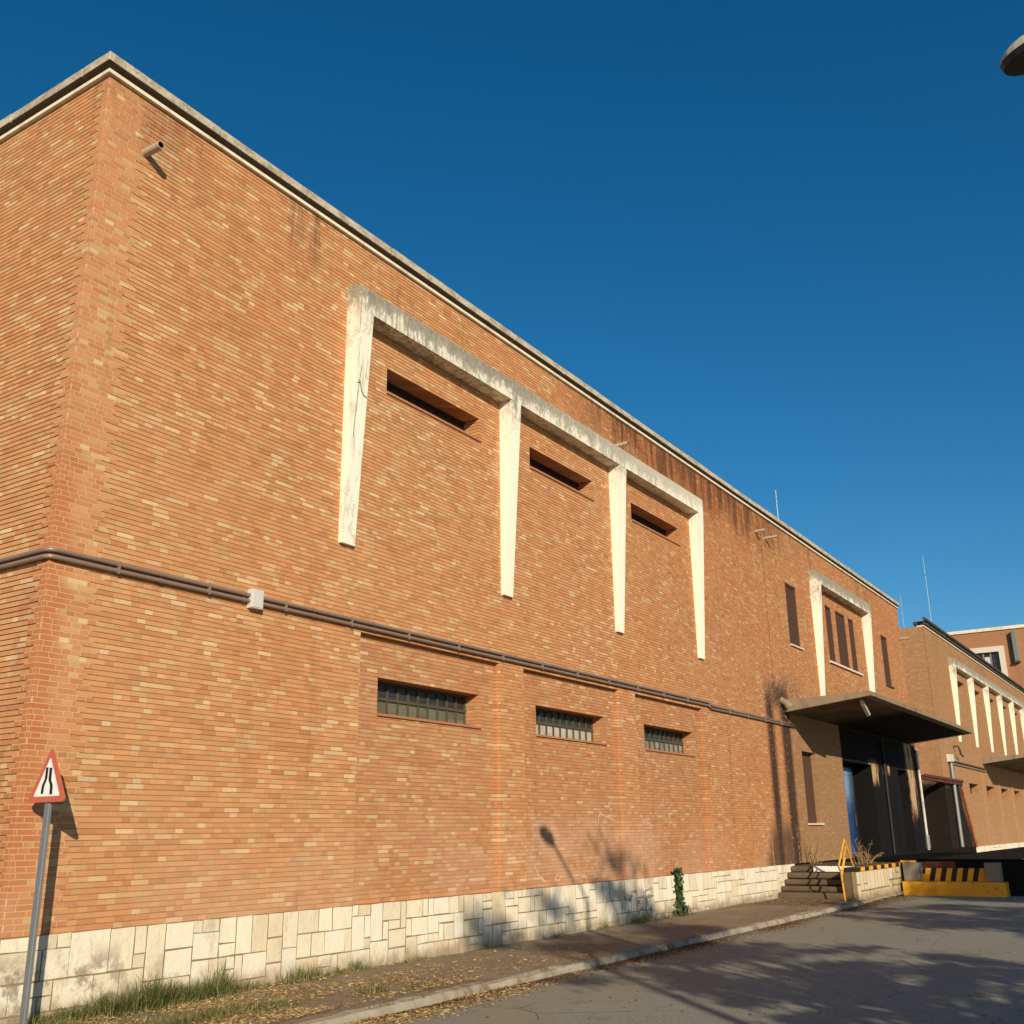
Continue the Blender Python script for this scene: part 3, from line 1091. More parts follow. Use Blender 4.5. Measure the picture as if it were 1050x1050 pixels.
chalk([(16.95, 2.0), (17.6, 1.99)], .007)
chalk([(16.9, 1.22), (17.0, 1.08), (17.15, .98), (17.3, .93)], .016)
chalk([(17.6, .95), (17.72, 1.06), (17.8, .94), (17.62, .95)], .012)
chalk([(18.6, .95), (18.75, .98), (18.85, .93)], .014)
chalk([(19.1, .93), (19.3, 1.0), (19.2, .93)], .012)
chalk([(19.4, 1.95), (19.42, 2.12), (19.5, 2.16), (19.8, 2.1), (20.1, 2.03)], .013)
chalk([(21.4, 1.92), (21.46, 2.06), (21.55, 1.95), (21.62, 2.08), (21.7, 1.93), (21.8, 2.0)], .014)
chalk([(21.5, 1.95), (22.0, 1.92)], .01)

# ------------------------------------------------------------------ loading block (B)
Bq = thing('loading_bay_building', 'brick loading block joined to the long warehouse with projecting canopy and blackened doors', 'building', (XB, D, 0))
bw = MB()
WB = {'w1': (32.6, 33.74, snap(7.56), snap(9.62)), 't1': (36.93, 37.68, snap(7.54), snap(9.58)), 't2': (38.2, 39.45, snap(7.54), snap(9.58)),
      't3': (39.88, 40.62, snap(7.54), snap(9.58)), 'w3': (44.75, 45.86, snap(7.56), snap(9.68)), 'g': (32.72, 34.1, snap(1.96), snap(4.14))}
DO = [(37.1, 41.0, ZB, snap(4.08)), (45.0, 46.62, ZB, snap(4.08))]
brick_wall(bw, 'front', D + .004, XB, XE, ZB, ZT, list(WB.values()) + DO)
for k, (a, b, c, d) in WB.items():
    dep = {'w1': .09, 'w3': .09, 'g': .22}.get(k, .07)
    reveal(bw, a, b, c, d, D + .004, D + dep)
for (a, b, c, d) in DO:
    reveal(bw, a, b, c, d, D + .004, D + .75)
bw.face([(XE, D + .004, 0), (XE, D + 34, 0), (XE, D + 34, 11.5), (XE, D + .004, 11.5)], 'brick')
bw.face([(XB, D + 34, 0), (XE, D + 34, 0), (XE, D + 34, 11.5), (XB, D + 34, 11.5)], 'brick')
bw.face([(XB, D + .006, 0), (XE, D + .006, 0), (XE, D + .006, ZB), (XB, D + .006, ZB)], 'dockdark')
bw.build('facade_wall', Bq)
rf = MB()
rf.box(XB, XE - .25, D + .25, D + 33.9, 11.3, 11.46, 'soffit')
rf.build('roof', Bq)
coping(Bq, XB, XE, D, D + 34, left=False, right=True)
concrete_frame(Bq, [35.36, 41.98], 6.1, 10.08, 10.50, 10.60, .07, .30, .36, .30, .36)


def shutter_window(parent, a, b, z0, z1, dep, sill='sill', wide=.05, slats=True):
    y = D + dep - .02
    s = MB()
    n = max(8, int((z1 - z0) / .055))
    for i in range(n):
        za = z0 + (z1 - z0) * i / n
        zb = z0 + (z1 - z0) * (i + 1) / n
        s.face([(a, y, za), (b, y, za), (b, y + .012, zb), (a, y + .012, zb)], 'shutter')
        s.face([(a, y + .012, zb), (b, y + .012, zb), (b, y, zb), (a, y, zb)], 'shutter')
    w = s.build('window', parent)
    fr = MB()
    fr.box(a + .001, a + .05, y - .03, y + .01, z0 + .002, z1 - .002, 'shutter')
    fr.box(b - .05, b - .001, y - .03, y + .01, z0 + .002, z1 - .002, 'shutter')
    fr.box(a + .051, b - .051, y - .03, y + .01, z1 - .06, z1 - .002, 'shutter')
    fr.build('window_frame', w)
    if wide is not None:
        q = MB()
        q.box(a - .03, b + wide, D - .06, D + dep - .02, z0 - .045, z0 + .004, sill)
        q.build('sill', w)


shutter_window(Bq, *WB['w1'], .09, 'sill', .10)
shutter_window(Bq, *WB['w3'], .09, 'iron', .08)
shutter_window(Bq, *WB['g'], .22, 'sill', .05)
for k in ('t1', 't2', 't3'):
    shutter_window(Bq, *WB[k], .07, wide=None)
ts = MB()
ts.box(36.80, 41.0, D - .07, D - .004, snap(7.54) - .075, snap(7.54) - .003, 'sill')
ts.build('sill', Bq)

# doors
dm = MB()
dm.box(37.05, 40.15, D + .55, D + .62, ZB, 3.96, 'blue')
for x in (37.7, 38.5, 39.3):
    dm.box(x, x + .05, D + .53, D + .549, ZB + .05, 3.9, 'blue')
for z in (1.6, 2.7, 3.7):
    dm.box(37.1, 40.1, D + .532, D + .5485, z, z + .06, 'blue')
bd = dm.build('door', Bq)
bd['label'] = 'blue sliding metal door'
hm = MB()
hm.box(39.85, 39.9, D + .49, D + .528, 1.9, 2.3, 'iron')
hm.build('handle', bd)
dm = MB()
dm.box(40.1, 41.02, D + .72, D + .80, ZB, 4.08, 'void')
dm.box(37.05, 40.1, D + .72, D + .80, 3.9, 4.08, 'void')
dm.build('doorway', Bq)
dm = MB()
dm.box(44.98, 46.64, D + .72, D + .80, ZB, 4.08, 'void')
dm.build('doorway', Bq)
# thin black drain down the middle pier, pale downpipe at the end
dp = MB()
dp.tube([(42.62, D - .06, 5.2), (42.62, D - .06, .85)], .05, 'black', 8)
dp.build('drainpipe', Bq)
dp = MB()
dp.tube([(48.42, D - .07, 5.1), (48.42, D - .07, 4.6), (48.42, D - .07, .9)], .055, 'pvc', 10)
dp.tube([(48.42, D - .07, 1.5), (48.42, D - .07, .95)], .10, 'galv', 10)
dp.build('drainpipe', Bq)
# canopy
cx0, cx1, cy = 31.3, 47.3, 7.80
def canopy(parent, cx0, cx1, cy, zw=5.27, zf=5.58):
    c = MB()
    y1 = D + .002
    tw, tf = zw + .34, zf + .10
    w = .26
    yi = cy + w
    zi = zf - (zf - zw) * w / (y1 - cy)
    ti = tf - (tf - tw) * w / (y1 - cy)
    c.hexa([(cx0 + w, yi, zi), (cx1 - w, yi, zi), (cx1 - w, y1, zw), (cx0 + w, y1, zw)],
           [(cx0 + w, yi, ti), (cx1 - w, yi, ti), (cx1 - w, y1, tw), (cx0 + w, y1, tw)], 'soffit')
    o = c.build('canopy', parent)
    e = MB()
    dn = .03
    n = 26
    wob = lambda k: .012 * mnoise.noise(Vector((k * .9, cx0, 2.0)))
    for k in range(n):
        f0, f1 = k / n, (k + 1) / n
        xa, xb = cx0 + (cx1 - cx0) * f0, cx0 + (cx1 - cx0) * f1
        ia, ib = max(xa, cx0 + w) if k else cx0 + w, min(xb, cx1 - w)
        da, db_ = wob(k), wob(k + 1)
        e.hexa([(xa, cy + da, zf - dn), (xb, cy + db_, zf - dn), (ib, yi, zi - dn), (ia, yi, zi - dn)],
               [(xa, cy + da, tf + da), (xb, cy + db_, tf + db_), (ib, yi, ti + .004), (ia, yi, ti + .004)], 'canopy_edge', 0.0,
               [q for q in ((3,) if k < n - 1 else ()) + ((5,) if k else ())])
    e.hexa([(cx0, cy, zf - dn), (cx0 + w, yi, zi - dn), (cx0 + w, y1, zw - dn), (cx0, y1, zw - dn)],
           [(cx0, cy, tf), (cx0 + w, yi, ti + .006), (cx0 + w, y1, tw + .006), (cx0, y1, tw + .006)], 'canopy_edge')
    e.hexa([(cx1, cy, zf - dn), (cx1, y1, zw - dn), (cx1 - w, y1, zw - dn), (cx1 - w, yi, zi - dn)],
           [(cx1, cy, tf), (cx1, y1, tw + .006), (cx1 - w, y1, tw + .006), (cx1 - w, yi, ti + .006)], 'canopy_edge')
    e.build('fascia', o)
    return o


can = canopy(Bq, cx0, cx1, cy)
lf = MB()
lf.tube([(31.95, 8.25, 5.50), (31.95, 8.25, 5.40)], .05, 'white', 10)
lf.tube([(31.9, 8.22, 5.40), (33.2, 8.42, 5.20)], .07, 'white', 8)
lf.build('light_fitting', can)
spout(Bq, 31.05, 10.74, .42, .045)
spout(Bq, 48.35, 10.0, .4, .05)
# broken gutter outlet at the canopy root
go = MB()
go.tube([(31.15, D + .02, 5.62), (31.2, D - .12, 5.52), (31.26, D - .22, 5.38)], [.10, .10, .13], 'canopy_edge', 10)
go.build('gutter_outlet', Bq)

# ------------------------------------------------------------------ far warehouse (C)
XC = 53.7
Cq = thing('brick_warehouse', 'far orange brick warehouse beyond the canopy with dark roof edge and row of cream posts', 'warehouse', (XC, D, 0))
cw = MB()
CP = [59.1 + 4.95 * i for i in range(12)]
cholesU = [(p + 1.1, p + 3.8, snap(8.98), snap(9.52)) for p in CP[:-1]]
cholesL = [(60.2 + 5.1 * i, 63.0 + 5.1 * i, snap(3.5), snap(4.04)) for i in range(11)]
brick_wall(cw, 'front', D, XC, 118, ZB, ZT, cholesU + cholesL)
brick_wall(cw, 'side', XC, D, D + 34, ZB, ZT)
for h in cholesU + cholesL:
    reveal(cw, *h, D, D + .42)
cw.face([(118, D, 0), (118, D + 34, 0), (118, D + 34, 11.5), (118, D, 11.5)], 'brick')
# shallow piers between the ground-floor bays
cw.build('facade_wall', Cq)
for i in range(11):
    x = 64.0 + 5.1 * i
    pr = MB()
    pr.box(x, x + .75, D - .045, D + .05, ZB, 4.72, 'brick')
    pr.build('brick_pier', Cq)
for h in cholesU:
    a, b, c, d = h
    f = MB()
    f.face([(a, D + .40, c), (b, D + .40, c), (b, D + .40, d), (a, D + .40, d)], 'board')
    f.build('window', Cq)
for h in cholesL:
    a, b, c, d = h
    f = MB()
    f.face([(a, D + .40, c), (b, D + .40, c), (b, D + .40, d), (a, D + .40, d)], 'glassdark')
    f.build('window', Cq)
rf = MB()
rf.box(XC + .25, 117.9, D + .25, D + 33.9, 11.3, 11.46, 'soffit')
rf.build('roof', Cq)
coping(Cq, XC, 118, D, D + 34, left=False, mat='coping_dark')
gt = MB()
gt.tube([(XC - .32, D - .16, 11.74), (XC + .1, D - .16, 11.74), (118, D - .16, 11.74)], .085, 'coping_dark', 10)
gt.build('gutter', Cq)
concrete_frame(Cq, CP, 6.1, 10.06, 10.50, 10.60, .07, .30, .36, .30, .36)
canopy(Cq, 65.1, 82.0, 7.8)
wp = MB()
plinth(wp, 'front', D, 59.6, 118, .55, ZB, .3, .05, random.Random(6), 2)
wp.face([(XC, D - .01, -.1), (118, D - .01, -.1), (118, D - .01, ZB), (XC, D - .01, ZB)], 'dockdark')
wp.face([(XC - .01, D - .01, -.1), (XC - .01, D + 34, -.1), (XC - .01, D + 34, ZB), (XC - .01, D - .01, ZB)], 'dockdark')
wp.build('stone_plinth', Cq)
cd = MB()
cd.tube([(55.6, D - .05, 4.98), (65.6, D - .05, 4.96)], .04, 'iron', 8)
cd.tube([(55.6, D - .05, 4.84), (65.6, D - .05, 4.82)], .04, 'conduit', 8)
cd.build('conduit', Cq)
dp = MB()
dp.box(55.25, 55.7, D - .25, D - .002, 4.9, 5.25, 'pvc')
dp.tube([(55.5, D - .12, 4.85), (55.5, D - .12, .9)], .09, 'galv', 10)
dp.build('drainpipe', Cq)
rb = MB()
# rusty steel beam over the gap, sagging brace at its end
rb.box(48.6, 57.2, D - .22, D - .02, 3.82, 4.02, 'rust')
rb.box(48.6, 57.2, D - .28, D - .225, 3.95, 4.06, 'rust')
beam = rb.build('steel_beam')
tag(beam, 'rusty red steel beam spanning the dark gap between two brick blocks', 'beam')
br = MB()
br.tube([(57.25, D - .12, 3.82), (57.9, D - .12, 2.9), (59.3, D - .1, .85)], .07, 'orange_rust', 8)
tag(br.build('leaning_pipe'), 'rust orange pipe leaning against the burnt warehouse corner under the red beam', 'pipe')

# hook below the canopy edge
hk = MB()
hk.tube([(57.2, D - .02, 5.75), (57.25, D - .25, 5.75), (57.35, D - .28, 5.55), (57.5, D - .28, 5.35), (57.9, D - .30, 5.28)], .05, 'iron', 8)
hk.build('lamp_bracket', Cq)

# ------------------------------------------------------------------ tall far block (D)
XD = 100.0
Dq = thing('tall_brick_building', 'taller brick building behind the far warehouse with white framed window and grey duct', 'building', (XD, 14, 0))
dw = MB()
brick_wall(dw, 'side', XD, 10.8, 40, ZB, snap(18.6), [(13.35, 16.4, snap(13.4), snap(16.72))], groove=.012, joint=.014)
for q in (10.8, 40):
    dw.face([(XD, q, 0), (XD + 30, q, 0), (XD + 30, q, 18.6), (XD, q, 18.6)], 'brick')
dw.face([(XD, 10.8, 18.58), (XD + 30, 10.8, 18.58), (XD + 30, 40, 18.58), (XD, 40, 18.58)], 'soffit')
dw.build('facade_wall', Dq)
dc = MB()
dc.box(XD - .12, XD + .4, 10.68, 40.1, 18.6, 18.88, 'strip')
dc.build('coping', Dq)
df = MB()
for (y0, y1, z0, z1) in ((12.93, 13.38, 13.0, 17.18), (16.37, 16.8, 13.0, 17.18), (13.381, 16.369, 16.70, 17.18), (13.381, 16.369, 13.0, 13.42)):
    df.box(XD - .18, XD + .1, y0, y1, z0, z1, 'sill')
wd = df.build('window', Dq)
dpn = MB()
dpn.face([(XD + .12, 13.3, 13.3), (XD + .12, 16.5, 13.3), (XD + .12, 16.5, 16.9), (XD + .12, 13.3, 16.9)], 'glassdark')
for y in (13.45, 14.05, 14.65, 15.25, 15.85):
    dpn.box(XD + .02, XD + .11, y, y + .14, 13.43, 16.69, 'acbox')
dpn.box(XD + .02, XD + .11, 14.2, 14.62, 13.43, 16.3, 'greybox')
dpn.build('pane', wd)
du = MB()
du.box(XD - .45, XD - .002, 11.75, 12.15, 15.7, 18.35, 'acbox')
du.box(XD - .5, XD - .1, 11.7, 12.2, 15.55, 15.698, 'iron')
du.build('air_duct', Dq, bevel=.03)

# ------------------------------------------------------------------ dock, steps, barrier
DZ = .80
dk = thing('loading_dock', 'stone faced loading dock with worn concrete steps and striped edge below the canopy', 'loading dock', (30.8, 9.3, 0))
body = MB()
body.box(30.85, 34.5, 8.36, D - .002, -.14, DZ - .002, 'step')
body.box(29.36, 30.849, 8.36, 8.62, -.14, DZ - .002, 'step')
body.box(34.502, 37.2, 1.5, 8.358, -.14, DZ + .02, 'dockdark')
body.box(34.502, XE, 8.36, D - .004, -.14, DZ - .01, 'dockdark')
body.build('platform', dk, bevel=.012)
sp = MB()
for i in range(5):
    x = 29.32 + i * .31
    x += random.uniform(-.03, .03)
    sp.box(x, 30.848, 8.622, D - .035, -.14 if i == 0 else DZ / 5 * i - .003, DZ / 5 * (i + 1) - .004 - (random.uniform(0, .018) if i < 4 else 0), 'step')
sp.build('steps', dk, bevel=.045)
stf = MB()
plinth(stf, 'front', 8.36, 29.36, 32.7, -.14, DZ - .10, .17, .12, random.Random(21), 5, .02)
plinth(stf, 'front', 8.36, 32.7, 34.45, -.14, DZ - .10, .17, .12, random.Random(22), 5, .02)
stf.box(29.34, 34.46, 8.2425, 8.358, -.14, DZ - .105, 'stone_mortar')
stf.build('stone_face', dk)
eg = MB()
# painted edge: white on the top step, then black and yellow blocks along the front

eg.box(29.34, 29.358, 8.22, 8.6, DZ - .10, DZ + .004, 'black')
x = 29.36
i = 0
while x < 34.4:
    L = .42
    eg.box(x, min(x + L, 34.45), 8.22, 8.358, DZ - .10, DZ + .004, 'black' if i % 2 == 0 else 'yellow')
    x += L
    i += 1
eg.build('striped_edge', dk)
eg = MB()
eg.box(30.51, 30.5275, 8.63, 9.75, DZ - .145, DZ + .002, 'white')
eg.build('white_edge', dk)

# handrail: three welded yellow tubes
hr = thing('handrail', 'bent yellow steel handrail standing beside the dock steps', 'handrail', (29.2, 8.45, 0))
r_ = MB()
r_.tube([(28.75, 8.42, -.05), (28.62, 8.42, .70), (28.45, 8.42, .86), (29.2, 8.42, 1.52)], .024, 'yellow_rail', 8)
r_.tube([(28.66, 8.42, .62), (29.1, 8.42, 1.05)], .02, 'yellow_rail', 8)
r_.build('rail', hr)
r_ = MB()
r_.tube([(29.2, 8.42, 1.53), (29.85, 8.42, .78)], .024, 'yellow_rail', 8)
r_.build('leg', hr)
r_ = MB()
r_.tube([(28.66, 8.44, .60), (28.72, 8.44, .70), (29.35, 8.44, 1.34)], .018, 'yellow_rail', 8)
r_.build('brace', hr)

# truck bay end with yellow buffer step
bb = thing('loading_ramp', 'yellow truck buffer step with black striped board between grey concrete piers', 'loading ramp', (34.2, 6.7, 0))
q = MB()
q.box(33.85, 34.45, 5.3, 8.16, -.14, .27, 'yellow')
q.build('buffer_step', bb, bevel=.02)
q = MB()
n = 11
for i in range(n):
    y0 = 5.95 + (7.62 - 5.95) * i / n
    y1 = 5.95 + (7.62 - 5.95) * (i + 1) / n
    c = 'yellow' if i % 2 == 0 else 'black'
    sk = .10
    q.hexa([(34.30, y0, .272), (34.30, y1, .272), (34.36, y1, .272), (34.36, y0, .272)][::-1],
           [(34.30, y0 - sk, .64), (34.30, y1 - sk, .64), (34.36, y1 - sk, .64), (34.36, y0 - sk, .64)][::-1], c)
q.build('striped_board', bb)
for y0, y1 in ((7.66, 8.14), (5.42, 5.84)):
    q = MB()
    q.box(34.06, 34.498, y0, y1, .272, .80, 'pier')
    q.build('pier', bb, bevel=.015)
for args in ((34.2, 34.40, 7.55, 7.655, .272, .48), (34.2, 34.40, 5.842, 5.93, .272, .48), (34.1, 34.4, 7.8, 8.2, .805, .86)):
    q = MB()
    q.box(*args, 'yellow')
    q.build('yellow_bracket', bb)
q = MB()
q.box(34.46, 34.50, 6.7, 7.655, .302, .82, 'rust')
q.build('rusty_plate', bb)

# ------------------------------------------------------------------ road sign
sg = thing('road_sign', 'red bordered triangular road narrows sign on a grey post by the brick corner', 'road sign', (6.6, 10.03, 0))
pm = MB()
lean = 0.0
for (y0, y1, x0, x1) in ((9.99, 10.07, 6.578, 6.618),):
    pm.box(x0, x1, y0, y1, -.2, 2.42, 'galv')
pm.build('post', sg, bevel=.006)


def tri(side, rad, x, seg=6):
    """rounded triangle outline, facing -X; y mirrored so that left seen from the front is +Y"""
    h = side * .866
    c = [(0, h), (-side / 2, 0), (side / 2, 0)]          # (right, up) seen from the front
    ce = (0, h / 3)
    out = []
    angs = [90, 210, 330]
    for (a, (px, pz)) in zip(angs, c):
        dx, dz = cos(radians(a)), sin(radians(a))
        cx_, cz_ = px - dx * 2 * rad, pz - dz * 2 * rad
        for s in range(seg + 1):
            t = radians(a - 60 + 120 * s / seg)
            out.append((cx_ + rad * cos(t), cz_ + rad * sin(t)))
    return [(x, 10.025 - p, 2.166 + q) for p, q in out]


side = .66
pm = MB()
f1 = tri(side, .035, 6.560)
f2 = tri(side, .035, 6.574)
n = len(f1)
pm.face(f1, 'sign_red')
pm.face(f2[::-1], 'galv')
for i in range(n):
    pm.face([f1[i], f1[(i + 1) % n], f2[(i + 1) % n], f2[i]], 'sign_red')
plate = pm.build('sign_plate', sg)
pm = MB()
h_ = side * .866
inn = [(6.5585, 10.025 + (y - 10.025) * .69, 2.166 + h_ / 3 + (z - 2.166 - h_ / 3) * .69) for (x, y, z) in tri(side, .018, 0)]
pm.face(inn, 'sign_white')
pm.build('sign_face', plate)
pm = MB()


def wavy(pts, w):
    x = 6.5572
    for (p, q) in zip(pts[:-1], pts[1:]):
        pm.face([(x, 10.025 - (p[0] - w), 2.166 + p[1]), (x, 10.025 - (p[0] + w), 2.166 + p[1]), (x, 10.025 - (q[0] + w), 2.166 + q[1]), (x, 10.025 - (q[0] - w), 2.166 + q[1])], 'sign_black')


wavy([(-.082, .085), (-.078, .15), (-.072, .175), (-.045, .225), (-.040, .245), (-.038, .35)], .022)
wavy([(.072, .075), (.068, .15), (.062, .175), (.032, .215), (.028, .235), (.026, .345)], .024)
pm.build('pictogram', plate)

# ------------------------------------------------------------------ street lamp (only its hood shows, its shadow falls on the wall)
lp = thing('street_lamp', 'street lamp hood hanging into the sky at the top right corner', 'street lamp', (6.7, -1.9, 0))
pm = MB()
pm.tube([(6.7, -1.9, -.15), (6.7, -1.9, 3.5), (6.7, -1.9, 6.9)], [.09, .075, .055], 'galv', 12)
pm.build('pole', lp, smooth=True)
pm = MB()
pm.tube([(6.7, -1.9, 6.85), (6.75, -1.6, 7.0), (6.95, -.9, 7.12), (7.12, -.3, 7.2)], .032, 'galv', 10)
pm.build('arm', lp, smooth=True)
hd = MB()
c0 = Vector((7.22, .06, 7.16))
ax = Vector((.22, .97, .0)).normalized()
sd_ = Vector((ax.y, -ax.x, 0))
ra, rb_, hh = .30, .165, .14
NR, NS = 7, 24
rings = []
for i in range(NR):
    f = i / (NR - 1) * pi / 2
    rings.append([c0 + ax * (ra * cos(f) ** .8 * cos(2 * pi * s / NS)) + sd_ * (rb_ * cos(f) ** .8 * sin(2 * pi * s / NS)) + Vector((0, 0, hh * sin(f))) for s in range(NS)])
for i in range(NR - 1):
    for s in range(NS):
        hd.face([rings[i][s], rings[i][(s + 1) % NS], rings[i + 1][(s + 1) % NS], rings[i + 1][s]], 'lampshell')
hd.build('lamp_hood', lp, smooth=True)
hd = MB()
lo = [p + Vector((0, 0, -.05)) * 1 for p in [c0 + (q - c0) * .93 for q in rings[0]]]
for s in range(NS):
    hd.face([rings[0][s], rings[0][(s + 1) % NS], lo[(s + 1) % NS], lo[s]], 'lampdark')
hd.face(lo, 'lampdark')
hd.build('lamp_glass', lp)

# ------------------------------------------------------------------ roof antennas
def antenna(label, base, top, r=.03, bars=()):
    o = thing('antenna', label, 'antenna', base, 'thin radio antennas on the roofs')
    a = MB()
    a.tube([base, top], [r, r * .6], 'galv', 6)
    a.build('mast', o)
    if bars:
        for (dz, L, rr2) in bars:
            b_ = MB()
            b_.tube([(base[0] - L, base[1], base[2] + dz), (base[0] + L, base[1], base[2] + dz)], rr2, 'galv', 6)
            b_.build('crossbar', o)


antenna('tall pale whip antenna on the far warehouse roof near its corner', (60.3, D + .8, 11.6), (60.4, D + .8, 16.6), .016, ((3.9, .05, .035),))
antenna('short faint antenna above the gap left of the far warehouse', (64.6, D + 3.2, 11.46), (64.65, D + 3.2, 15.4), .013)
antenna('short antenna on the loading block roof near the wall joint', (33.65, D + .35, 11.46), (33.65, D + .35, 13.15), .018, ((1.2, .06, .012), (1.36, .05, .012)))

# ------------------------------------------------------------------ plants
def blade(mb, x, y, z, h, lean, ang, w, mat, tint, seg=3):
    dx, dy = cos(ang), sin(ang)
    px, py = -dy * w, dx * w
    prev = None
    for s in range(seg + 1):
        f = s / seg
        cx, cy_ = x + dx * lean * f * f, y + dy * lean * f * f
        cz = z + h * f * (1 - .25 * f * lean / max(h, .01))
        ww = (1 - f) ** .7
        a = (cx - px * ww, cy_ - py * ww, cz)
        b = (cx + px * ww, cy_ + py * ww, cz)
        if prev:
            mb.face([prev[0], prev[1], b, a], mat, tint)
        prev = (a, b)


rg = random.Random(31)
gm = MB()


def clump(cx, cy_, rx, ry, n, h0, h1, green=.35, mat='grass', sprd=.16):
    for _ in range(n):
        x = rg.gauss(cx, rx)
        y = min(rg.gauss(cy_, ry), D - .045)
        h = rg.uniform(h0, h1) * max(.35, 1 - abs(x - cx) / (rx * 3.2))
        t = min(1, max(0, rg.gauss(green, .30)))
        blade(gm, x, y, -.01, h, rg.uniform(.03, sprd * 1.5), rg.uniform(0, 6.28), rg.uniform(.0022, .0045), mat, t)


for q in range(14):
    clump(7.0 + q * .19 + rg.uniform(-.05, .05), D - rg.uniform(.08, .2), rg.uniform(.06, .12), .05, 120, rg.uniform(.08, .16), rg.uniform(.2, .40), .5, 'grass', .26)
for q in range(10):
    clump(7.75 + q * .17 + rg.uniform(-.05, .05), D - rg.uniform(.12, .30), rg.uniform(.07, .15), .07, 260, rg.uniform(.12, .22), rg.uniform(.36, .60), .36, 'grass', .3)
clump(8.6, D - .3, .5, .10, 700, .06, .22, .5)
clump(7.3, D - .15, .28, .10, 520, .08, .26, .5)
clump(6.8, 9.9, .2, .14, 420, .08, .24, .45)
clump(6.9, 9.3, .3, .2, 500, .05, .2, .55)
clump(7.6, 9.0, .35, .14, 800, .05, .22, .42)
clump(8.5, 9.15, .35, .10, 700, .05, .2, .5)
clump(9.75, D - .12, .22, .07, 240, .08, .24, .5)
clump(10.8, D - .12, .4, .07, 520, .08, .30, .42)
clump(11.8, D - .10, .3, .05, 260, .06, .26, .45)
clump(13.2, D - .08, .25, .04, 120, .05, .16, .5)
clump(22.4, D - .10, .5, .05, 200, .04, .18, .45)
clump(26.5, D - .08, .8, .05, 260, .03, .12, .65)
clump(8.1, 9.1, .25, .12, 420, .05, .18, .5)
clump(9.0, 9.05, .35, .12, 420, .05, .17, .55)
clump(7.5, 9.4, .3, .2, 380, .04, .14, .7)
clump(10.35, 8.75, .12, .08, 260, .06, .26, .45)
clump(10.9, 8.5, .18, .07, 150, .05, .16, .5)
clump(20.75, D - .12, .3, .07, 420, .08, .30, .38)
clump(19.2, D - .08, .18, .04, 120, .06, .2, .4)
clump(17.4, D - .08, .15, .04, 90, .05, .16, .45)
clump(15.1, D - .08, .12, .04, 70, .05, .2, .45)
clump(22.75, D - .14, .28, .08, 380, .06, .22, .4)
clump(28.9, 8.35, .12, .08, 200, .04, .16, .35)
clump(24.9, D - .08, .5, .04, 120, .03, .1, .7)
clump(25.1, 8.35, .2, .05, 100, .03, .12, .5)
go_ = gm.build('grass')
kind(go_, 'stuff', 'green and drying grass tufts along the stone base and pavement edge', 'grass')

sm_ = MB()


def straw(x, y, z=.004):
    a = rg.uniform(0, 6.28)
    L = rg.uniform(.015, .075)
    w = .0017
    dx, dy = cos(a), sin(a)
    zz = z + rg.uniform(0, .014)
    sm_.face([(x - dy * w, y + dx * w, zz), (x + dy * w, y - dx * w, zz), (x + dx * L + dy * w, y + dy * L - dx * w, zz + rg.uniform(0, .02)), (x + dx * L - dy * w, y + dy * L + dx * w, zz + rg.uniform(0, .02))], 'straw', rg.random())


def dens(x, y, s=1.1, o=0):
    return mnoise.noise(Vector((x * s, y * s * 1.6, o)))


for _ in range(26000):
    x = 6.4 + abs(rg.gauss(0, 3.0))
    y = rg.uniform(8.3, D - .05)
    if dens(x, y) > rg.uniform(-.45, .5):
        straw(x, y)
for _ in range(9000):
    x = 7.5 + abs(rg.gauss(0, 2.6))
    y = min(8.1, rg.gauss(7.85, .2))
    if dens(x, y, .8, 3) > rg.uniform(-.4, .4):
        straw(x, y, -.115)
kind(sm_.build('dry_straw'), 'stuff', 'dry golden straw scattered over the pavement and gutter', 'straw')

lm = MB()


def leaf(x, y, z, s):
    a = rg.uniform(0, 6.28)
    t1, t2 = rg.uniform(-.5, .5), rg.uniform(-.5, .5)
    ux = Vector((cos(a), sin(a), t1 * .5)).normalized() * s
    uy = Vector((-sin(a), cos(a), t2 * .5)).normalized() * s * .5
    p = Vector((x, y, z + s * .25))
    k = Vector((0, 0, s * rg.uniform(.05, .3)))
    tn = rg.random()
    lm.face([p - ux, p - uy + k, p + ux, p + uy + k], 'litter', tn)


for _ in range(30000):
    x = rg.uniform(8.0, 33.5)
    y = 8.10 - abs(rg.gauss(0, .17 + .008 * max(0, x - 12)))
    if dens(x, y, .45, 9) > rg.uniform(-.5, .35):
        leaf(x, y, -.118, rg.uniform(.008, .022))
for _ in range(12000):
    x = rg.uniform(8.5, 29)
    y = rg.uniform(8.25, D - .08)
    if dens(x, y, .7, 21) > rg.uniform(-.1, .6):
        leaf(x, y, .0, rg.uniform(.006, .017))
for _ in range(5200):
    x = rg.uniform(9.0, 29)
    if dens(x, 3.0, .55, 5) > rg.uniform(.0, .6) - .02 * (x - 12):
        leaf(x, rg.uniform(8.08, 8.32), -.022, rg.uniform(.009, .024))
for _ in range(500):
    leaf(rg.uniform(8, 30), rg.uniform(2, 7.8), -.118, rg.uniform(.014, .03))
for _ in range(1500):
    leaf(rg.uniform(26.5, 29.4), rg.uniform(8.5, 10.3), .0, rg.uniform(.014, .03))
kind(lm.build('fallen_leaves'), 'stuff', 'brown fallen leaves lying in the gutter along the kerb', 'leaf litter')

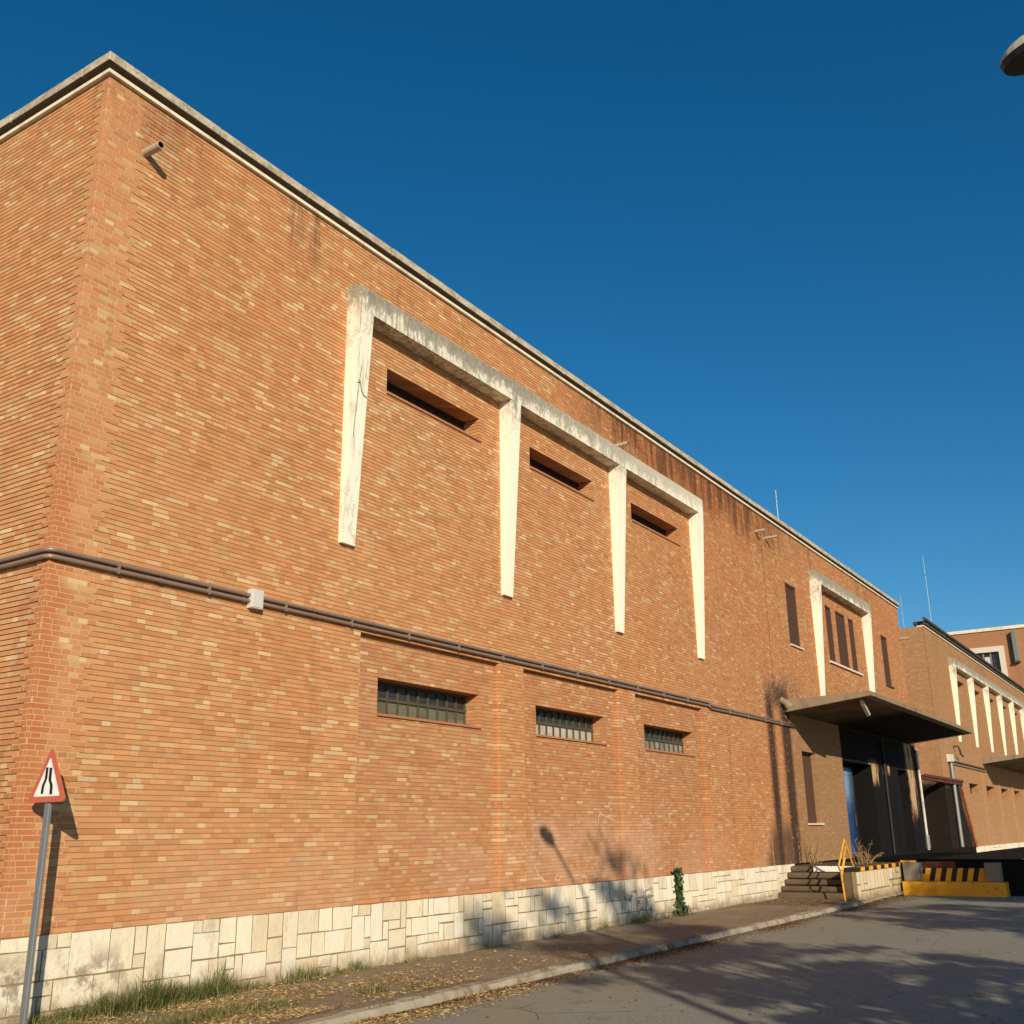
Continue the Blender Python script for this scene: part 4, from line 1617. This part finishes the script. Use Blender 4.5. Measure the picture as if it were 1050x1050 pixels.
# ivy on the plinth
iv = thing('ivy_plant', 'dark green ivy climbing the pale stone base beside a weed tuft', 'ivy', (22.75, D - .05, 0))
s_ = MB()
s_.tube([(22.75, D - .05, 0), (22.72, D - .045, .3), (22.78, D - .045, .6), (22.74, D - .05, .98)], .012, 'bark', 6)
s_.build('stem', iv)
l_ = MB()
for _ in range(520):
    z = rg.uniform(.0, 1.0)
    wdt = .13 if z > .25 else .26
    x = 22.75 + rg.gauss(0, wdt * .5)
    y = D - .045 - abs(rg.gauss(0, .05 if z > .2 else .10))
    s = rg.uniform(.025, .05)
    nrm = Vector((rg.gauss(-.3, .5), -1, rg.gauss(.3, .5))).normalized()
    e1 = nrm.cross(Vector((0, 0, 1))).normalized() * s
    e2 = nrm.cross(e1).normalized() * s
    p = Vector((x, y, z))
    l_.face([p + e2 * 1.1, p + e1 * .8 + e2 * .2, p + e1 * .5 - e2 * .8, p - e1 * .5 - e2 * .8, p - e1 * .8 + e2 * .2], 'ivy', rg.random())
l_.build('leaves', iv)


# dry weeds
def dry_weed(label, x, y, z, n, h, spread, group='dry weeds by the dock'):
    o = thing('dry_weed', label, 'weed', (x, y, z), group)
    b_ = MB()
    for _ in range(n):
        a = rg.uniform(0, 6.28)
        hh_ = h * rg.uniform(.5, 1)
        ln = spread * rg.uniform(.2, 1)
        p0 = Vector((x + rg.gauss(0, .12), y + rg.gauss(0, .08), z))
        p1 = p0 + Vector((cos(a) * ln * .4, sin(a) * ln * .4, hh_ * .6))
        p2 = p0 + Vector((cos(a) * ln, sin(a) * ln, hh_))
        b_.tube([p0, p1, p2], [.007, .005, .002], 'straw', 4, False, rg.random())
        for _k in range(5):
            f = rg.uniform(.4, 1)
            pp = p0.lerp(p2, f)
            d_ = Vector((rg.gauss(0, 1), rg.gauss(0, 1), rg.gauss(.6, .6))).normalized() * rg.uniform(.04, .14)
            b_.tube([pp, pp + d_], [.004, .002], 'straw', 3, False, rg.random())
    b_.build('stems', o)


dry_weed('dry straw coloured weed growing at the top of the dock steps against the stained wall', 32.0, D - .3, DZ, 16, .85, .5)
dry_weed('low dry weed on the dock edge below the blue door', 33.2, 8.9, DZ, 18, .42, .5)
dry_weed('taller pale dry weed on the dock right of the yellow handrail', 31.9, 8.8, DZ, 14, .7, .3)


# trees across the road: out of the frame, their shadows lie on the road and the stone base
def tree(label, x, y, h, r, zc, hz, n, seed, lean=(0, 0), clumps=26, cs_=1.0):
    rt = random.Random(seed)
    o = thing('street_tree', label, 'tree', (x, y, 0), 'trees across the road')
    tr = MB()
    top = Vector((x + lean[0], y + lean[1], zc + hz * .6))
    tr.tube([(x, y, -.2), (x + lean[0] * .3, y + lean[1] * .3, zc * .5), top], [.17, .12, .03], 'bark', 8)
    cs = []
    for _ in range(clumps):
        while True:
            p = Vector((rt.uniform(-1, 1), rt.uniform(-1, 1), rt.uniform(-1, 1)))
            if p.length < 1:
                break
        c = Vector((x + lean[0] + p.x * r, y + lean[1] + p.y * r, zc + p.z * hz))
        cs.append((c, rt.uniform(.28, .62) * cs_))
        st = Vector((x + lean[0] * .5, y + lean[1] * .5, zc - hz * .6 + rt.uniform(0, hz * .6)))
        tr.tube([st, st.lerp(c, .6) + Vector((0, 0, .15)), c], [.05, .03, .01], 'bark', 5, False)
    tr.build('trunk', o)
    lf_ = MB()
    for _ in range(n):
        c, cr = rt.choice(cs)
        d_ = Vector((rt.gauss(0, 1.3), rt.gauss(0, 1.3), rt.gauss(0, .38)))
        p = c + d_ * cr * .6
        s = rt.uniform(.05, .11)
        nrm = Vector((rt.gauss(0, 1), rt.gauss(0, 1), rt.gauss(.6, .8))).normalized()
        e1 = nrm.orthogonal().normalized() * s
        e2 = nrm.cross(e1).normalized() * s * .55
        lf_.face([p - e1, p - e2, p + e1, p + e2], 'tree', rt.random())
    lf_.build('crown', o)


tree('slim tree across the road casting shade on the stone base', 4.2, -6.6, 10, 1.0, 8.3, 2.3, 3000, 1, clumps=16)
tree('thin crowned tall tree across the road shading the pavement', 0.2, -6.9, 10, 1.5, 8.0, 1.7, 2400, 6, clumps=14)
tree('leafy tree across the road shading the asphalt', 3.1, -5.6, 8, 3.1, 4.6, 2.2, 12000, 2, lean=(2.6, .2), clumps=80, cs_=.62)
tree('broad tree across the road shading the far asphalt', 13.6, -8.2, 8.5, 3.2, 6.0, 2.3, 12000, 3, clumps=80, cs_=.75)
tree('tall dense tree across the road shading the dock end', 20.6, -9.4, 9, 2.2, 7.7, 2.2, 24000, 4, clumps=80, cs_=1.3)
